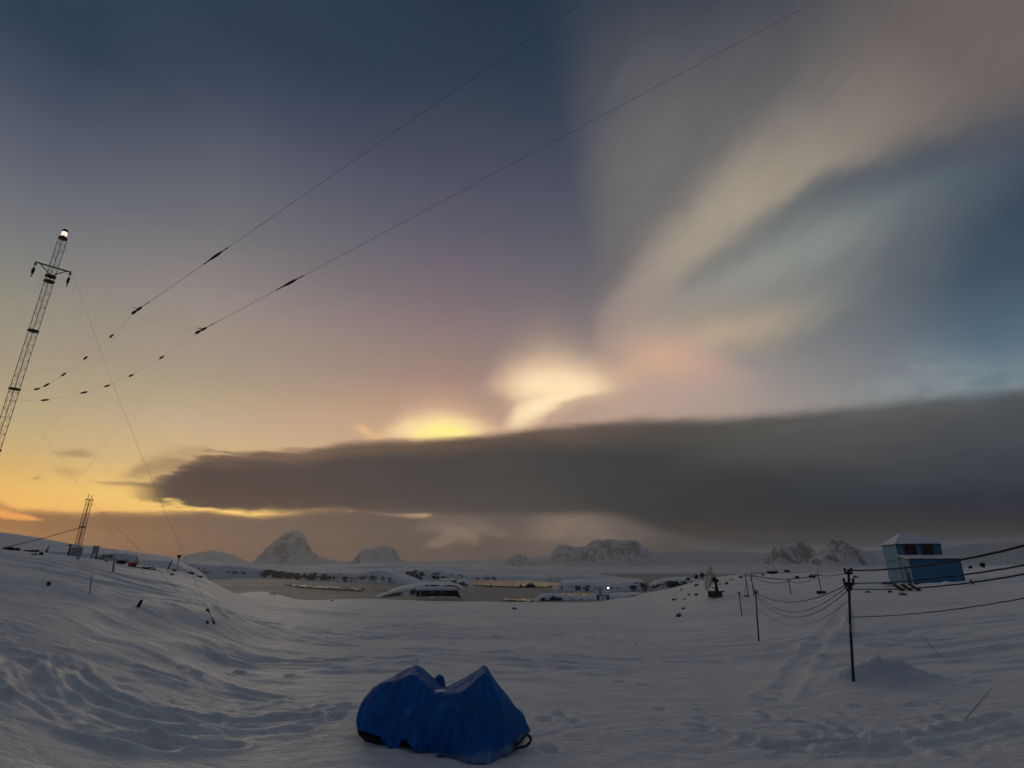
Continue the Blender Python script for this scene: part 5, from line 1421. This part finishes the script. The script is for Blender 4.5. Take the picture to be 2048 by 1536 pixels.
    f += -.06 * np.exp(-((ang + .50) / .06)**2) * np.clip(low * 1.5, 0, 1) + -.05 * np.exp(-((ang - .12) / .045)**2) * low
    f += .014 * np.exp(-((s - L * 1.0) / .16)**2) * np.sin(hgt * 9.5 - .8) * np.clip(1.2 - hgt, 0, 1) * ((V - C0) @ b < .55)
    f += .016 * fbm(s * 6 + hgt * 3, hgt * 7 - s * 2, 3, .5, 7)
    f = f * np.clip(1.15 - np.clip((s - (L - .30)) / .30, 0, 1), .25, 1) * np.clip(.45 + (s + .1) / .4, .35, 1)
    V = V + nr * f[:, :, None]
    V[:, :, 2] = np.maximum(V[:, :, 2], zb - .06)
    V0 = V - np.array(root.location)
    cover = grid_mesh('cover', V0, M['tarp'], parent=root)
    so = cover.modifiers.new('thick', 'SOLIDIFY'); so.thickness = .012; so.offset = -1
    sb = cover.modifiers.new('smooth', 'SUBSURF'); sb.levels = 1; sb.render_levels = 1
    # knob of the far handlebar under the cover, behind the saddle
    kc = on(878, 1366, .26 + Wd * .55); mb = MB()
    mb.tube([kc - (0, 0, .25), kc - (0, 0, .06), kc + (0, 0, .02), kc + (0, 0, .10), kc + (-.01, 0, .145)], [.17, .135, .115, .085, .02], 14)
    mb.build('mirror_bulge', M['tarp'], root, True)
    # snow lying in the saddle
    mb = MB(); c = on(884, 1384, .26 + Wd * .2)
    nn = 18; ring = [c + a * (.17 * math.cos(t) * (1 + .25 * math.sin(3 * t))) + b * (.10 * math.sin(t)) + np.array((0, 0, .012)) for t in np.linspace(0, 2 * math.pi, nn, endpoint=False)]
    mb.add([c + (0, 0, .05)] + ring, [(0, 1 + i, 1 + (i + 1) % nn) for i in range(nn)]); mb.build('snow_patch', M['roof_snow'], root, True)
    # running gear showing beneath the hem
    mb = MB(); p = C0 + a * (L * .56) + b * .10
    prof = [(-.75, .02), (-.62, .26), (.85, .26), (1.08, .16), (1.05, .0), (.85, -.03), (-.65, -.03)]
    q = [p + a * u + np.array((0, 0, z + .02)) for u, z in prof]; w = .45
    k = len(q); mb.add(q + [x + b * w for x in q], [tuple(range(k))[::-1], tuple(range(k, 2 * k))] + [(i, (i + 1) % k, k + (i + 1) % k, k + i) for i in range(k)])
    for u in np.linspace(-.6, .95, 15): mb.box(p + a * u + b * (w / 2) + np.array((0, 0, .0)), (.03, w + .02, .08), a)
    mb.build('track', M['rubber'], root)
    for off in (.05, Wd * .82):
        mb = MB(); p = C0 + a * (L - .95) + b * off
        pts = [p + a * u + np.array((0, 0, z)) for u, z in ((-.35, .03), (.2, .02), (.75, .03), (.92, .10), (.99, .20))]
        mb.tube(pts, [.06, .07, .07, .055, .03], 8); mb.tube([p + a * .3 + (0, 0, .03), p + a * .15 + b * .1 + (0, 0, .4)], .03, 7)
        mb.build('ski', M['rubber'], root)
    # rear bumper loop
    mb = MB(); pts = [on(x, y, Wd * o) for x, y, o in ((1026,1490,.45),(1040,1484,.5),(1052,1470,.62),(1060,1474,.66),(1061,1482,.66),(1052,1494,.6),(1036,1502,.5),(1020,1508,.45))]
    pts = [np.array((p[0], p[1], max(p[2], zb + .04))) for p in pts]
    mb.tube(smooth3(pts), .022, 8); mb.build('bumper', M['black_paint'], root, True)
    return root

def smooth3(P, n=5):
    P = np.array(P); out = []
    for i in range(len(P) - 1):
        a, b, c, d = P[max(i - 1, 0)], P[i], P[i + 1], P[min(i + 2, len(P) - 1)]
        for k in range(n):
            t = k / n; out.append(0.5 * (2*b + (c - a)*t + (2*a - 5*b + 4*c - d)*t*t + (3*b - a - 3*c + d)*t**3))
    out.append(P[-1]); return out

# ------------------------------------------------------------------ build all
def main():
    build_world(); build_camera()
    M = {}
    M['snow'] = mat_snow(); M['far_snow'] = mat_far_snow('far_snow', 6, 0, s=.004)
    M['bank_snow'] = mat_far_snow('bank_snow', 1.0, .42, s=.03); M['island'] = mat_far_snow('island_rock_snow', 1.0, .77, rock=(.016, .016, .018, 1), s=.09); M['bank_rock'] = mat_far_snow('bank_rock', 1.2, .62, rock=(.016, .016, .018, 1), s=.05)
    M['mountain'] = mat_far_snow('mountain_rock_snow', 12, .54, rock=(.085, .074, .070, 1), s=.0065); M['mountain_snow'] = mat_far_snow('mountain_snow', 9, .38, rock=(.10, .09, .085, 1), s=.008, alb=(.80, .81, .83, 1))
    M['rock'] = mat_rock(); M['ice'] = mat_ice(); M['water'] = mat_water(); M['tarp'] = mat_tarp()
    M['galv'] = plain('galvanised_steel', (.36, .37, .38), .55, .3); M['galv_pale'] = plain('pale_steel', (.40, .42, .43), .6, .1)
    M['dark_metal'] = plain('dark_metal', (.018, .018, .020), .55, .3); M['sunset_tint_metal'] = plain('sunset_tinted_steel', (.16, .13, .10), .65, .3)  # short mast: grey steel with the sunset glow put into its base colour
    M['red_housing'] = plain('red_housing', (.10, .012, .008), .5); M['red_paint'] = plain('red_paint', (.35, .03, .02), .5)
    M['wire'] = plain('wire', (.03, .03, .032), .6, .2, bumps=0); M['cable'] = plain('black_cable', (.016, .016, .018), .6, bumps=0)
    M['dark_wood'] = plain('tarred_wood', (.020, .020, .024), .8); M['brown_wood'] = plain('brown_wood', (.10, .065, .045), .85); M['black_wood'] = plain('black_wood', (.010, .010, .011), .85)
    M['concrete'] = plain('concrete', (.32, .33, .34), .85); M['concrete_dark'] = plain('stained_concrete', (.055, .06, .058), .85)
    M['house_blue'] = mat_wall('blue_wall_paint', (.050, .225, .40)); M['trim_blue'] = plain('dark_blue_trim', (.02, .07, .13), .6); M['trim_dark'] = plain('black_trim', (.010, .016, .024), .6)
    M['window_frame'] = plain('red_brown_frame', (.13, .030, .034), .6); M['glass'] = plain('dark_glass', (.030, .010, .013), .2, 0, .6, bumps=0)
    M['roof_snow'] = plain('roof_snow', (.76, .78, .80), .8, 0, .2, .05, 1.5, .3); M['dish_white'] = plain('dish_paint', (.38, .39, .37), .6)
    M['cabin_white'] = plain('white_panel', (.82, .80, .76), .6); M['cabin_grey'] = plain('grey_panel', (.40, .39, .37), .6)
    M['black_paint'] = plain('black_paint', (.010, .010, .010), .45); M['rubber'] = plain('black_rubber', (.010, .010, .011), .75); M['pale_rope'] = plain('pale_rope', (.45, .45, .43), .9)
    M['lamp'] = mat_emit('beacon_light', (1.0, .74, .60, 1), 1.15); M['cabin_lamp'] = mat_emit('cabin_light', (1.0, .80, .50, 1), 5.0)
    m = bpy.data.materials.new('haze'); m.use_nodes = True; nt = m.node_tree; nt.nodes.clear()
    pv = nt.nodes.new('ShaderNodeVolumePrincipled'); pv.inputs['Color'].default_value = (.84, .91, 1.0, 1); pv.inputs['Density'].default_value = HAZE; pv.inputs['Anisotropy'].default_value = 0.55
    ou = nt.nodes.new('ShaderNodeOutputMaterial'); nt.links.new(pv.outputs[0], ou.inputs['Volume']); M['haze'] = m
    build_ground(M); build_far(M)
    build_masts(M); build_antennas(M); build_lines(M); build_house(M); build_dish(M); build_small(M); build_rocks(M); build_snowmobile(M)
    if HAZE > 0: haze(M)
    sun()
    c = bpy.context.scene.cycles
    c.max_bounces = 4; c.diffuse_bounces = 2; c.glossy_bounces = 2; c.transmission_bounces = 2; c.volume_bounces = 0
    c.use_adaptive_sampling = True; c.adaptive_threshold = 0.02; c.adaptive_min_samples = 12
    c.use_denoising = True
    c.caustics_reflective = False; c.caustics_refractive = False

main()
